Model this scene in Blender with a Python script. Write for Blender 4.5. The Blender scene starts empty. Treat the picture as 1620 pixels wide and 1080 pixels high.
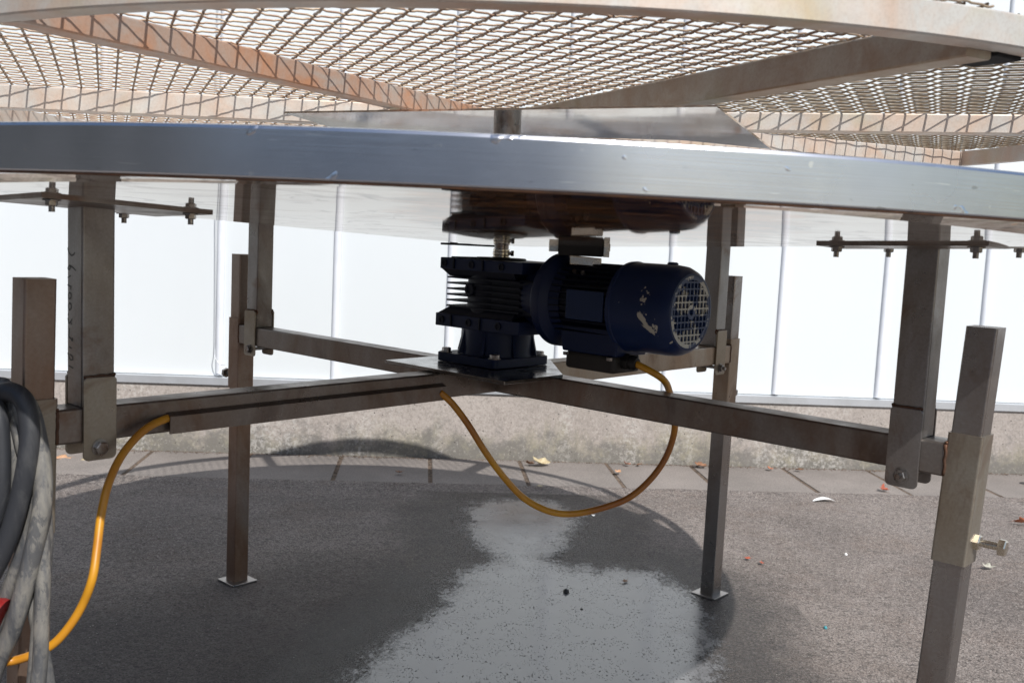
import bpy, bmesh, math, random
from mathutils import Vector, Matrix, noise
random.seed(7)
R = math.radians
scene = bpy.context.scene
CH = 0.98825                                   # height of the lens above the ground

# ------------------------------------------------------------------ camera
cam_d = bpy.data.cameras.new('camera'); cam = bpy.data.objects.new('camera', cam_d)
scene.collection.objects.link(cam); scene.camera = cam
cam_d.sensor_width = 22.3; cam_d.lens = 22.3 * 1585.9 / 1620.0
cam_d.clip_start = 0.02; cam_d.clip_end = 400
PT, RO = 0.10483, -0.0472
cp, sp, cr, sr = math.cos(PT), math.sin(PT), math.cos(RO), math.sin(RO)
fwd = Vector((0, cp, -sp)); up0 = Vector((0, sp, cp)); ri0 = Vector((1, 0, 0))
ri = ri0 * cr - up0 * sr; up = ri0 * sr + up0 * cr
M = Matrix((ri, up, -fwd)).transposed().to_4x4(); M.translation = (0, 0, CH)
cam.matrix_world = M
cam_d.dof.use_dof = True; cam_d.dof.focus_distance = 1.95; cam_d.dof.aperture_fstop = 6.3

# ------------------------------------------------------------------ light
SUN_EL, SUN_AZ = R(46.6), R(180 - 27.3)
sdir = Vector((math.sin(SUN_AZ) * math.cos(SUN_EL), math.cos(SUN_AZ) * math.cos(SUN_EL), math.sin(SUN_EL)))
world = bpy.data.worlds.new('World'); scene.world = world; world.use_nodes = True
nt = world.node_tree; nt.nodes.clear()
sky = nt.nodes.new('ShaderNodeTexSky'); sky.sky_type = 'NISHITA'; sky.sun_disc = False
sky.sun_elevation = SUN_EL; sky.sun_rotation = SUN_AZ; sky.air_density = 1.1; sky.dust_density = 0.9
bg = nt.nodes.new('ShaderNodeBackground'); bg.inputs[1].default_value = 0.09
wo = nt.nodes.new('ShaderNodeOutputWorld'); nt.links.new(sky.outputs[0], bg.inputs[0]); nt.links.new(bg.outputs[0], wo.inputs[0])
sun_d = bpy.data.lights.new('sun', 'SUN'); sun_d.energy = 4.4; sun_d.angle = R(0.55); sun_d.color = (1.0, 0.965, 0.92)
sun = bpy.data.objects.new('sun', sun_d); scene.collection.objects.link(sun)
sun.rotation_euler = sdir.to_track_quat('Z', 'Y').to_euler(); sun.location = (3, -6, 8)
vs = scene.view_settings; vs.view_transform = 'Standard'; vs.look = 'None'; vs.exposure = 0.28; vs.gamma = 1; vs.use_curve_mapping = False
scene.cycles.max_bounces = 10; scene.cycles.diffuse_bounces = 5; scene.cycles.glossy_bounces = 6

# ------------------------------------------------------------------ helpers
def V(x, y, z): return Vector((x, y, z + CH))          # z given relative to the lens height
class NB:
    def __init__(s, name):
        s.m = bpy.data.materials.new(name); s.m.use_nodes = True; s.nt = s.m.node_tree
        s.b = s.nt.nodes['Principled BSDF']; s.tc = s.nt.nodes.new('ShaderNodeTexCoord').outputs['Object']
    def n(s, t, **k):
        nd = s.nt.nodes.new(t)
        for a, v in k.items(): setattr(nd, a, v)
        return nd
    def L(s, a, b): s.nt.links.new(a, b)
    def mapping(s, scale=(1, 1, 1), rot=(0, 0, 0)):
        mp = s.n('ShaderNodeMapping'); mp.inputs['Scale'].default_value = scale; mp.inputs['Rotation'].default_value = rot
        s.L(s.tc, mp.inputs[0]); return mp.outputs[0]
    def noise(s, scale, detail=4, rough=.55, vec=None, dist=0):
        nd = s.n('ShaderNodeTexNoise'); nd.inputs['Scale'].default_value = scale; nd.inputs['Detail'].default_value = detail
        nd.inputs['Roughness'].default_value = rough; nd.inputs['Distortion'].default_value = dist
        s.L(vec or s.tc, nd.inputs['Vector']); return nd.outputs['Fac']
    def voro(s, scale, feature='F1', vec=None):
        nd = s.n('ShaderNodeTexVoronoi', feature=feature); nd.inputs['Scale'].default_value = scale
        s.L(vec or s.tc, nd.inputs['Vector']); return nd.outputs['Distance']
    def ramp(s, f, stops):
        nd = s.n('ShaderNodeValToRGB'); cr_ = nd.color_ramp
        while len(cr_.elements) < len(stops): cr_.elements.new(.5)
        for e, (p, c) in zip(cr_.elements, stops):
            e.position = p; e.color = (c, c, c, 1) if isinstance(c, (int, float)) else (*c, 1)
        s.L(f, nd.inputs[0]); return nd.outputs[0]
    def mix(s, f, a, b, bt='MIX'):
        nd = s.n('ShaderNodeMix', data_type='RGBA', blend_type=bt)
        if isinstance(f, (int, float)): nd.inputs[0].default_value = f
        else: s.L(f, nd.inputs[0])
        for i, c in ((6, a), (7, b)):
            if isinstance(c, tuple): nd.inputs[i].default_value = (*c, 1)
            else: s.L(c, nd.inputs[i])
        return nd.outputs[2]
    def math(s, op, a, b=0.):
        nd = s.n('ShaderNodeMath', operation=op)
        for i, c in ((0, a), (1, b)):
            if isinstance(c, (int, float)): nd.inputs[i].default_value = c
            else: s.L(c, nd.inputs[i])
        return nd.outputs[0]
    def sepz(s, i=2):
        nd = s.n('ShaderNodeSeparateXYZ'); s.L(s.tc, nd.inputs[0]); return nd.outputs[i]
    def bump(s, h, strength=.3, dist=.001, prev=None):
        nd = s.n('ShaderNodeBump'); nd.inputs['Strength'].default_value = strength; nd.inputs['Distance'].default_value = dist
        s.L(h, nd.inputs['Height'])
        if prev is not None: s.L(prev, nd.inputs['Normal'])
        s.L(nd.outputs[0], s.b.inputs['Normal']); return nd.outputs[0]
    def set(s, col=None, rough=None, metal=None, spec=None):
        for nm, v in (('Base Color', col), ('Roughness', rough), ('Metallic', metal), ('Specular IOR Level', spec)):
            if v is None: continue
            if isinstance(v, tuple): s.b.inputs[nm].default_value = (*v, 1)
            elif isinstance(v, (int, float)): s.b.inputs[nm].default_value = v
            else: s.L(v, s.b.inputs[nm])
        return s.m

def obj(name, me, mat=None, parent=None, smooth=False, bevel=0, kind=None, autosm=None):
    if isinstance(me, bmesh.types.BMesh):
        bm = me; bmesh.ops.recalc_face_normals(bm, faces=bm.faces)
        me = bpy.data.meshes.new(name); bm.to_mesh(me); bm.free()
    if mat and not me.materials: me.materials.append(mat)
    o = bpy.data.objects.new(name, me); scene.collection.objects.link(o)
    if smooth or autosm is not None:
        for p_ in me.polygons: p_.use_smooth = True
    if autosm is not None:
        bm2 = bmesh.new(); bm2.from_mesh(me)
        for e in bm2.edges:
            if len(e.link_faces) == 2 and e.calc_face_angle(0) > R(autosm): e.smooth = False
        bm2.to_mesh(me); bm2.free()
    if autosm is not None:
        wn_ = o.modifiers.new('wn', 'WEIGHTED_NORMAL'); wn_.keep_sharp = True; wn_.weight = 100
    if bevel:
        b = o.modifiers.new('bevel', 'BEVEL'); b.width = bevel; b.segments = 2; b.limit_method = 'ANGLE'; b.angle_limit = R(35)
    if parent:
        o.parent = parent; o.matrix_parent_inverse = parent_world(parent).inverted()
    if kind: o['kind'] = kind
    return o
def parent_world(o):
    m = o.matrix_basis.copy()
    if o.parent: m = parent_world(o.parent) @ o.matrix_parent_inverse @ m
    return m
def empty(name, loc):
    o = bpy.data.objects.new(name, None); o.location = loc; scene.collection.objects.link(o); o.empty_display_size = .05; return o
def tag(o, label, cat, group=None):
    o['label'] = label; o['category'] = cat
    if group: o['group'] = group
    return o
def struct(o): o['kind'] = 'structure'; return o

def box(bm, c, h, ax=(1, 0, 0), ay=(0, 1, 0), az=(0, 0, 1)):
    c, ax, ay, az = map(Vector, (c, ax, ay, az)); v = []
    for sx, sy, sz in [(-1,-1,-1),(1,-1,-1),(1,1,-1),(-1,1,-1),(-1,-1,1),(1,-1,1),(1,1,1),(-1,1,1)]:
        v.append(bm.verts.new(c + ax*h[0]*sx + ay*h[1]*sy + az*h[2]*sz))
    for f in [(0,3,2,1),(4,5,6,7),(0,1,5,4),(1,2,6,5),(2,3,7,6),(3,0,4,7)]: bm.faces.new([v[i] for i in f])
def prism(bm, prof, A, B, U, W, cap=True):
    """prof: 2D points; extruded from A to B; U,W the profile axes"""
    A, B, U, W = map(Vector, (A, B, U, W))
    a = [bm.verts.new(A + U*u + W*w) for u, w in prof]; b = [bm.verts.new(B + U*u + W*w) for u, w in prof]
    n = len(prof)
    for i in range(n): bm.faces.new([a[i], a[(i+1) % n], b[(i+1) % n], b[i]])
    if cap: bm.faces.new(a[::-1]); bm.faces.new(b)
def rsq(hx, hy, r, k=3):
    pts = []
    for cx, cy, a0 in ((hx-r, hy-r, 0), (-hx+r, hy-r, 90), (-hx+r, -hy+r, 180), (hx-r, -hy+r, 270)):
        for i in range(k+1):
            a = R(a0 + 90*i/k); pts.append((cx + r*math.cos(a), cy + r*math.sin(a)))
    return pts
def circ(r, n=24, a0=0): return [(r*math.cos(R(a0)+2*math.pi*i/n), r*math.sin(R(a0)+2*math.pi*i/n)) for i in range(n)]
def cyl(bm, A, B, r, n=24, r2=None, a0=0):
    A, B = Vector(A), Vector(B); d = (B-A).normalized()
    U = d.orthogonal().normalized(); W = d.cross(U)
    if r2 is None: prism(bm, circ(r, n, a0), A, B, U, W)
    else:
        a = [bm.verts.new(A + U*u + W*w) for u, w in circ(r, n, a0)]; b = [bm.verts.new(B + U*u + W*w) for u, w in circ(r2, n, a0)]
        for i in range(n): bm.faces.new([a[i], a[(i+1) % n], b[(i+1) % n], b[i]])
        bm.faces.new(a[::-1]); bm.faces.new(b)
def lathe(bm, A, d, prof, n=40):
    """prof: (t along d, radius)"""
    A, d = Vector(A), Vector(d).normalized(); U = d.orthogonal().normalized(); W = d.cross(U); rings = []
    for t, r in prof:
        if r < 1e-6: rings.append([bm.verts.new(A + d*t)])
        else: rings.append([bm.verts.new(A + d*t + U*u + W*w) for u, w in circ(r, n)])
    for a, b in zip(rings, rings[1:]):
        for i in range(n):
            j = (i+1) % n
            if len(a) == 1: bm.faces.new([a[0], b[j], b[i]])
            elif len(b) == 1: bm.faces.new([a[i], a[j], b[0]])
            else: bm.faces.new([a[i], a[j], b[j], b[i]])
    if len(rings[0]) > 1: bm.faces.new(rings[0][::-1])
    if len(rings[-1]) > 1: bm.faces.new(rings[-1])
def spline(pts, per=6, closed=False):
    P = [Vector(q) for q in pts]; out = []; n = len(P)
    rng = range(n) if closed else range(n-1)
    for i in rng:
        if closed: a, b, c, d = P[(i-1) % n], P[i], P[(i+1) % n], P[(i+2) % n]
        else: a, b, c, d = P[max(i-1, 0)], P[i], P[i+1], P[min(i+2, n-1)]
        for k in range(per):
            t = k/per
            out.append(.5*((2*b) + (c-a)*t + (2*a-5*b+4*c-d)*t*t + (3*b-a-3*c+d)*t**3))
    if not closed: out.append(P[-1])
    return out
def tube(bm, pts, r, n=10, closed=False, rad=None):
    rings = []; N = len(pts); U = None
    for i, q in enumerate(pts):
        if closed: t = pts[(i+1) % N] - pts[i-1]
        else: t = pts[min(i+1, N-1)] - pts[max(i-1, 0)]
        t = t.normalized()
        U = t.orthogonal().normalized() if U is None else (U - t*U.dot(t)).normalized()
        W = t.cross(U); rr = rad(i) if rad else r
        rings.append([bm.verts.new(q + U*u + W*w) for u, w in circ(rr, n)])
    pr = list(zip(rings, rings[1:])) + ([(rings[-1], rings[0])] if closed else [])
    for a, b in pr:
        for i in range(n): bm.faces.new([a[i], a[(i+1) % n], b[(i+1) % n], b[i]])
    if not closed: bm.faces.new(rings[0][::-1]); bm.faces.new(rings[-1])
def hexbolt(bm, A, d, rh, lh, rs=0, ls=0):
    A, d = Vector(A), Vector(d).normalized()
    if ls: cyl(bm, A, A + d*ls, rs, 12)
    cyl(bm, A + d*ls, A + d*(ls+lh*.86), rh, 6, a0=14); cyl(bm, A + d*(ls+lh*.86), A + d*(ls+lh), rh*.93, 6, r2=rh*.78, a0=14)

# ------------------------------------------------------------------ materials
def metal_mat(name, base, stain, dark, rough=.38, metal=.75, s=9, cov=.5, vert=True, bumpy=.035, scr=True):
    metal = min(1, metal + .15); rough -= .05; base, stain, dark = [tuple(x*.76 for x in q_) for q_ in (base, stain, dark)]
    b = NB(name)
    vec = b.mapping((1, 1, .45) if vert else (1, 1, 1))
    f1 = b.ramp(b.noise(s, 6, .62, vec, .6), [(cov-.12, 0.), (cov+.16, 1.)])
    c = b.mix(f1, base, stain)
    f2 = b.ramp(b.noise(s*.55, 5, .65, vec, 1.2), [(.56, 0.), (.72, .85)])
    c = b.mix(f2, c, dark)
    fine = b.noise(s*30, 3, .6)
    c = b.mix(b.ramp(fine, [(.3, 0.), (.75, .25)]), c, dark)
    c = b.mix(b.ramp(b.noise(s*.35, 6, .7, None, .8), [(.56, 0.), (.64, .6)]), c, (.15, .08, .045))
    if scr:
        sv = b.mapping((40, 40, 700)); sc_ = b.noise(1, 2, .5, sv)
        c = b.mix(b.ramp(sc_, [(.68, 0.), (.74, .18)]), c, tuple(min(1, x*1.8) for x in base))
    r = b.ramp(b.noise(s*1.7, 5, .6), [(.3, rough-.1), (.7, rough+.15)])
    b.bump(b.noise(s*12, 4, .6), bumpy, .0006)
    return b.set(c, r, metal)
M_frame = metal_mat('weathered_steel', (.39, .375, .365), (.28, .235, .20), (.12, .085, .065), .40, .72, 9, .56)
M_frame_clean = metal_mat('leg_steel', (.43, .415, .405), (.34, .29, .26), (.22, .14, .10), .34, .8, 7, .6)
M_sleeve = metal_mat('sleeve_steel', (.42, .385, .325), (.33, .26, .18), (.17, .10, .06), .42, .6, 8, .55)
M_beam = metal_mat('beam_steel', (.33, .305, .285), (.23, .165, .125), (.10, .065, .05), .38, .65, 7, .5)
M_rustleg = metal_mat('rust_tinted_steel', (.36, .30, .26), (.30, .19, .13), (.17, .085, .05), .42, .55, 6, .48)
M_beam_tan = metal_mat('tan_stained_steel', (.50, .43, .35), (.40, .28, .19), (.2, .12, .07), .42, .5, 8, .5)
M_rust = metal_mat('rusted_weld', (.11, .06, .04), (.20, .09, .045), (.05, .03, .02), .7, .2, 30, .5)
M_bolt = metal_mat('bolt_steel', (.44, .42, .40), (.20, .13, .09), (.08, .05, .04), .35, .85, 40, .6)
M_boltnew = metal_mat('bright_bolt', (.95, .88, .74), (.68, .56, .40), (.2, .15, .1), .25, .95, 30, .65)

def rib_mat(name, gray, pink, olive, amt=.5):
    b = NB(name)
    f1 = b.ramp(b.noise(11, 6, .65, None, .8), [(.36, 0.), (.64, 1.)])
    c = b.mix(f1, gray, pink)
    f2 = b.ramp(b.noise(5, 4, .6, b.mapping((1, 1, 1), (0, 0, 1))), [(.54, 0.), (.68, amt)])
    c = b.mix(f2, c, olive)
    c = b.mix(b.ramp(b.noise(260, 3, .7), [(.45, 0.), (.8, .35)]), c, tuple(x*.6 for x in pink))
    b.bump(b.noise(140, 4, .6), .15, .0005)
    return b.set(c, b.ramp(b.noise(20, 4), [(.3, .38), (.7, .6)]), .35)
M_rib = rib_mat('stained_rib', (.56, .54, .50), (.57, .44, .35), (.46, .40, .22))
M_ribo = rib_mat('orange_rib', (.43, .37, .32), (.50, .26, .15), (.33, .24, .14), .35)
M_ribb = rib_mat('brown_rib', (.46, .41, .33), (.36, .26, .18), (.30, .25, .13), .7)
b = NB('mesh_wire'); b.set(b.ramp(b.noise(60, 4, .6), [(.35, (.36, .29, .21)), (.65, (.24, .15, .10))]), .5, .45); M_wire = b.m
b = NB('mesh_wire_pale'); b.set(b.ramp(b.noise(60, 4, .6), [(.35, (.36, .31, .235)), (.65, (.25, .175, .11))]), .42, .5); M_wire2 = b.m

# polished pan underside
b = NB('polished_sheet')
mp = b.mapping((1.0, 2.2, 1))
f = b.ramp(b.noise(4.2, 5, .58, mp, 1.6), [(.52, 0.), (.66, 1.)])
c = b.mix(f, (.80, .78, .75), (.30, .17, .09)); dirt = b.math('MULTIPLY', f, .75)

sk_ = b.ramp(b.noise(2.6, 3, .5, b.mapping((1, 2.0, 1), (0, 0, .5)), 2.2), [(.52, 0.), (.535, .8), (.545, .8), (.56, 0.)])
c = b.mix(sk_, c, (.16, .08, .045)); dirt = b.math('MAXIMUM', dirt, b.math('MULTIPLY', sk_, .8))
q1 = b.math('POWER', b.math('DIVIDE', b.math('SUBTRACT', b.sepz(0), .10), .25), 2.); q2 = b.math('POWER', b.math('DIVIDE', b.math('SUBTRACT', b.sepz(1), 1.30), .42), 2.)
blob = b.math('SUBTRACT', b.math('ADD', b.noise(7, 5, .6, b.mapping((1, 2.2, 1)), 1.), .62), b.math('MULTIPLY', b.math('ADD', q1, q2), .55))
rust = b.ramp(b.noise(6, 5, .65, b.mapping((1, 2.6, 1), (0, 0, .35)), 1.6), [(.38, (.015, .013, .012)), (.46, (.14, .06, .03)), (.54, (.60, .27, .10)), (.62, (.26, .19, .14))])
c = b.mix(b.ramp(blob, [(.46, 0.), (.66, .93)]), c, rust)
dirt = b.math('MAXIMUM', dirt, b.math('MULTIPLY', b.ramp(blob, [(.36, 0.), (.60, 1.)]), b.ramp(b.noise(4, 4, .6, b.mapping((1, 3.2, 1), (0, 0, .15)), 2.2), [(.47, .02), (.60, .42)])))

b.bump(b.noise(5.5, 2, .5, b.mapping((1, .8, 1))), .10, .0022)
dirt = b.math('MAXIMUM', dirt, b.ramp(b.noise(1.7, 4, .6, mp, .6), [(.35, .18), (.65, .42)]))
clean = b.math('SUBTRACT', 1., dirt); b.b.inputs['Specular Tint'].default_value = (.80, .77, .73, 1)
b.set(c, b.math('ADD', b.ramp(b.noise(7, 4), [(.3, .015), (.75, .045)]), b.math('MULTIPLY', dirt, .03)), clean, b.math('MULTIPLY', clean, .5)); M_pan = b.m
b = NB('brushed_rim')
br = b.noise(1, 3, .6, b.mapping((6, 6, 900)))
dm = b.noise(9, 5, .6, None, .5)
c = b.mix(b.ramp(dm, [(.4, 0.), (.75, .35)]), (.66, .68, .73), (.44, .46, .50))
c = b.mix(b.ramp(b.noise(55, 2, .5), [(.73, 0.), (.77, .6)]), c, (.95, .93, .9))
c = b.mix(b.ramp(br, [(.35, 0.), (.65, .16)]), c, (.42, .42, .44))
scr = b.noise(1, 2, .5, b.mapping((14, 14, 260), (0, .35, .2))); c = b.mix(b.ramp(scr, [(.70, 0.), (.73, .6)]), c, (.97, .97, .97))
scr = b.noise(1, 2, .5, b.mapping((40, 40, 120), (0, -.8, .2))); c = b.mix(b.ramp(scr, [(.72, 0.), (.75, .5)]), c, (.3, .3, .3))
n1 = b.bump(br, .12, .0006); n2 = b.bump(b.noise(3.2, 3, .5), .35, .004, n1); b.bump(b.ramp(b.noise(34, 2, .5), [(.68, 0.), (.76, 1.)]), .5, .0015, n2)
b.set(c, b.ramp(b.noise(4, 4), [(.3, .20), (.7, .30)]), 1.0); M_rim = b.m
b = NB('mirror_plate')
c = b.mix(b.ramp(b.noise(5, 5, .6, None, 1), [(.52, 0.), (.7, .7)]), (.76, .75, .73), (.44, .34, .28))
c = b.mix(b.ramp(b.noise(90, 2, .5), [(.72, 0.), (.75, .8)]), c, (.12, .1, .09))
b.bump(b.noise(3, 2), .25, .004); b.set(c, .055, 1., .5); M_plate = b.m

def paint(name, col, rough=.45, chips=True, thr=.60, scale=13):
    b = NB(name)
    c = b.mix(b.ramp(b.noise(6, 5, .6), [(.35, 0.), (.75, .6)]), col, tuple(x*.55 for x in col))
    met = 0.
    if chips:
        f = b.ramp(b.noise(scale, 5, .62, None, .4), [(thr, 0.), (thr+.012, 1.)])
        c = b.mix(f, c, (.42, .40, .34))
    b.bump(b.noise(90, 4, .6), .12, .0008)
    return b.set(c, rough, 0.0, .22)
M_blue = paint('blue_paint', (.0065, .014, .050), .42, True, .70, 11)
M_bluechip = paint('chipped_blue_paint', (.008, .020, .072), .34, True, .600, 12)
M_blued = paint('dirty_blue_paint', (.004, .0065, .017), .5, False)
M_plateb = paint('nameplate_blue', (.009, .022, .07), .38, False)
M_black = paint('black_plastic', (.016, .015, .015), .45, False)
M_tbox = paint('terminal_box_paint', (.030, .026, .024), .55, False)
b = NB('grille'); c = b.mix(b.ramp(b.noise(26, 4, .6), [(.47, 0.), (.52, 1.)]), (.014, .034, .105), (.44, .43, .38)); b.set(c, .45, 0.); M_grille = b.m
b = NB('cavity_black'); b.set((.004, .004, .005), .9, 0.); M_cav = b.m

b = NB('yellow_rubber')
c = b.mix(b.ramp(b.noise(9, 4, .6, b.mapping((1, 1, .6))), [(.35, 0.), (.65, 1.)]), (.58, .28, .012), (.38, .14, .012))
c = b.mix(b.ramp(b.noise(3.1, 3, .6), [(.46, 0.), (.58, .8)]), c, (.27, .075, .012))
c = b.mix(b.ramp(b.noise(120, 3, .6), [(.6, 0.), (.75, .5)]), c, (.3, .14, .02))
b.set(c, .42, 0.); M_yel = b.m
b = NB('black_rubber_hose')
dust = b.ramp(b.noise(26, 6, .7, b.mapping((1, 1, .35)), .6), [(.35, 0.), (.66, .85)])
c = b.mix(dust, (.055, .058, .064), (.26, .245, .215)); c = b.mix(b.ramp(b.noise(48, 6, .75, b.mapping((1, 1, .4)), .8), [(.50, 0.), (.56, .75)]), c, (.055, .058, .065))
c = b.mix(b.ramp(b.noise(75, 5, .7, b.mapping((1, 1, .3))), [(.50, 0.), (.64, .65)]), c, (.09, .093, .10))
b.bump(b.noise(150, 3), .2, .0006); b.set(c, .55, 0.); M_hose = b.m
b = NB('black_rubber_hose_clean')
c = b.mix(b.ramp(b.noise(30, 6, .7, b.mapping((1, 1, .35)), .6), [(.5, 0.), (.75, .5)]), (.025, .027, .032), (.12, .12, .12))
b.bump(b.noise(150, 3), .2, .0006); b.set(c, .5, 0.); M_hose2 = b.m
b = NB('red_plastic'); b.set((.20, .010, .010), .4, 0.); M_red = b.m

# asphalt
b = NB('asphalt')
big = b.noise(1.3, 6, .68, None, .7); mid = b.noise(6, 5, .65)
c = b.mix(b.ramp(big, [(.38, 0.), (.62, 1.)]), (.190, .161, .147), (.31, .267, .243))
c = b.mix(b.ramp(mid, [(.40, 0.), (.75, .45)]), c, (.20, .165, .14))
ag = b.noise(190, 5, .8); vo = b.voro(160)
c = b.mix(b.ramp(b.noise(2.4, 6, .7, None, .5), [(.50, 0.), (.68, .6)]), c, (.22, .165, .135))
vn = b.n('ShaderNodeTexVoronoi'); vn.inputs['Scale'].default_value = 210; b.L(b.tc, vn.inputs['Vector'])
sx_ = b.n('ShaderNodeSeparateColor'); b.L(vn.outputs['Color'], sx_.inputs[0]); cell = sx_.outputs[0]
vn2 = b.n('ShaderNodeTexVoronoi'); vn2.inputs['Scale'].default_value = 95; b.L(b.tc, vn2.inputs['Vector'])
sx2 = b.n('ShaderNodeSeparateColor'); b.L(vn2.outputs['Color'], sx2.inputs[0]); cell2 = sx2.outputs[0]
c = b.mix(b.ramp(cell, [(.0, .62), (.40, 0.)]), c, (.06, .052, .048)); c = b.mix(b.ramp(cell, [(.75, 0.), (1., .5)]), c, (.42, .385, .36))
c = b.mix(b.ramp(cell2, [(.0, .55), (.25, 0.)]), c, (.06, .052, .048)); c = b.mix(b.ramp(cell2, [(.90, 0.), (1., .4)]), c, (.40, .36, .33))
c = b.mix(b.ramp(ag, [(.38, 1.), (.49, 0.)]), c, (.035, .032, .032))
c = b.mix(b.ramp(ag, [(.56, 0.), (.68, .7)]), c, (.36, .33, .31))
c = b.mix(b.ramp(b.noise(230, 2, .6), [(.66, 0.), (.70, .8)]), c, (.6, .57, .54))
# damp dark stains of their own shape
yy = b.sepz(1); xx = b.sepz(0)
d1 = b.math('POWER', b.math('DIVIDE', b.math('SUBTRACT', xx, -.35), .95), 2.); d2 = b.math('POWER', b.math('DIVIDE', b.math('SUBTRACT', yy, 2.0), .9), 2.)
dd = b.math('ADD', b.math('ADD', d1, d2), b.math('MULTIPLY', b.noise(2.3, 5, .6), 1.6))
c = b.mix(b.ramp(b.math('MULTIPLY', dd, .4), [(.45, .55), (.85, 0.)]), c, (.055, .050, .050))
n1 = b.bump(vo, .7, .005); n2 = b.bump(ag, .9, .005, n1); b.bump(mid, .3, .006, n2)
b.set(c, .82, 0., .35); M_asph = b.m
b = NB('paving_concrete')
c = b.mix(b.ramp(b.noise(3.5, 6, .6), [(.35, 0.), (.7, 1.)]), (.20, .18, .165), (.27, .24, .22))
ag = b.noise(190, 4, .7); c = b.mix(b.ramp(ag, [(.35, .6), (.55, 0.)]), c, (.09, .08, .075))
c = b.mix(b.ramp(ag, [(.6, 0.), (.75, .5)]), c, (.42, .38, .35))
b.bump(ag, .5, .002); b.set(c, .85, 0., .3); M_pave = b.m
b = NB('joint_dirt')
c = b.mix(b.ramp(b.noise(60, 5, .7), [(.35, 0.), (.65, 1.)]), (.075, .062, .052), (.19, .14, .105)); b.bump(b.noise(120, 4), .8, .004); b.set(c, .95, 0., .2); M_dirt = b.m
b = NB('cast_concrete')
z = b.sepz(2); big = b.noise(2.2, 6, .62, b.mapping((1, 1, .8)), .5)
c = b.mix(b.ramp(big, [(.35, 0.), (.65, 1.)]), (.32, .285, .26), (.42, .375, .345))
lo = b.math('SUBTRACT', b.noise(5, 6, .7, b.mapping((1, 1, .5)), .6), b.math('MULTIPLY', z, 1.5))
c = b.mix(b.ramp(lo, [(.26, 0.), (.46, .7)]), c, (.25, .235, .16))
c = b.mix(b.ramp(b.math('SUBTRACT', b.noise(14, 6, .7), b.math('MULTIPLY', z, 1.6)), [(.28, 0.), (.46, .75)]), c, (.14, .135, .13))
fl = b.math('MULTIPLY', b.ramp(b.noise(2.6, 3, .5, b.mapping((1.6, 1.6, .2))), [(.53, 0.), (.63, 1.)]), b.ramp(b.noise(60, 5, .75), [(.49, 0.), (.56, 1.)]))
c = b.mix(b.math('MULTIPLY', fl, .55), c, (.54, .52, .49))
pit = b.voro(30); c = b.mix(b.ramp(b.noise(70, 6, .78), [(.40, .45), (.52, 0.)]), c, (.17, .155, .14)); c = b.mix(b.ramp(b.noise(90, 6, .8), [(.55, 0.), (.66, .5)]), c, (.60, .56, .52)); c = b.mix(b.ramp(pit, [(.05, .95), (.10, 0.)]), c, (.06, .055, .05))
sp_ = b.noise(150, 4, .7); c = b.mix(b.ramp(sp_, [(.32, .5), (.48, 0.)]), c, (.2, .18, .16))
n1 = b.bump(b.ramp(pit, [(.04, 0.), (.1, 1.)]), .6, .004); b.bump(sp_, .45, .0025, n1)
b.set(c, .9, 0., .25); M_conc = b.m
b = NB('white_panel')
c = b.mix(b.ramp(b.noise(1.3, 5, .6, b.mapping((1, 1, .5))), [(.4, 0.), (.8, .5)]), (.665, .705, .725), (.62, .65, .668))
c = b.mix(b.ramp(b.noise(34, 2, .5), [(.80, 0.), (.815, .35)]), c, (.35, .32, .28))
b.set(c, .35, 0.); M_panel = b.m
b = NB('panel_trim'); b.set(b.ramp(b.noise(12, 4), [(.4, (.72, .75, .80)), (.7, (.66, .69, .74))]), .4, 0.); M_trim = b.m
b = NB('flashing'); b.set(b.mix(b.ramp(b.noise(8, 5, .6), [(.4, 0.), (.7, .6)]), (.55, .57, .60), (.42, .43, .44)), .38, .5); M_flash = b.m
b = NB('dark_gap'); b.set((.05, .05, .05), .9, 0.); M_gap = b.m
def leaf_mat(name, a, c2):
    b = NB(name); b.set(b.mix(b.ramp(b.noise(90, 4, .6), [(.35, 0.), (.65, 1.)]), a, c2), .6, 0.); return b.m
M_leaf = {'red': leaf_mat('leaf_red', (.42, .10, .05), (.25, .06, .03)), 'orange': leaf_mat('leaf_orange', (.58, .22, .12), (.42, .14, .07)),
          'brown': leaf_mat('leaf_brown', (.30, .15, .08), (.18, .09, .05)), 'pale': leaf_mat('leaf_pale', (.52, .46, .30), (.36, .28, .16)),
          'grey': leaf_mat('leaf_grey', (.48, .47, .40), (.28, .27, .22)), 'tan': leaf_mat('leaf_tan', (.60, .36, .22), (.44, .24, .13))}
b = NB('feather_white'); b.set((.78, .78, .78), .7, 0.); M_feather = b.m
b = NB('dark_stone'); b.set((.03, .028, .026), .6, 0.); M_stone = b.m
b = NB('marker_ink'); b.set((.012, .012, .014), .5, 0.); M_ink = b.m
b = NB('water_drop'); b.b.inputs['Transmission Weight'].default_value = 1; b.b.inputs['IOR'].default_value = 1.33; b.set((1., 1., 1.), .0, 0.); M_drop = b.m
b = NB('puddle_water')
edge = b.n('ShaderNodeAttribute', attribute_name='rim'); e = edge.outputs['Fac']
nz = b.noise(90, 5, .78, b.mapping((.8, .45, 1))); nz2 = b.noise(9, 4, .6)
sp1 = b.math('ADD', b.math('MULTIPLY', nz, .62), b.math('MULTIPLY', nz2, .38))
fineN = b.noise(170, 4, .8, b.mapping((.7, .4, 1)))
a = b.math('ADD', b.math('MULTIPLY', e, .80), b.math('ADD', b.math('MULTIPLY', b.math('SUBTRACT', fineN, .5), 1.5), b.math('MULTIPLY', b.math('SUBTRACT', nz2, .5), 1.0)))
alpha = b.ramp(b.math('ADD', a, .17), [(.02, 0.), (.36, .98)])
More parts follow.
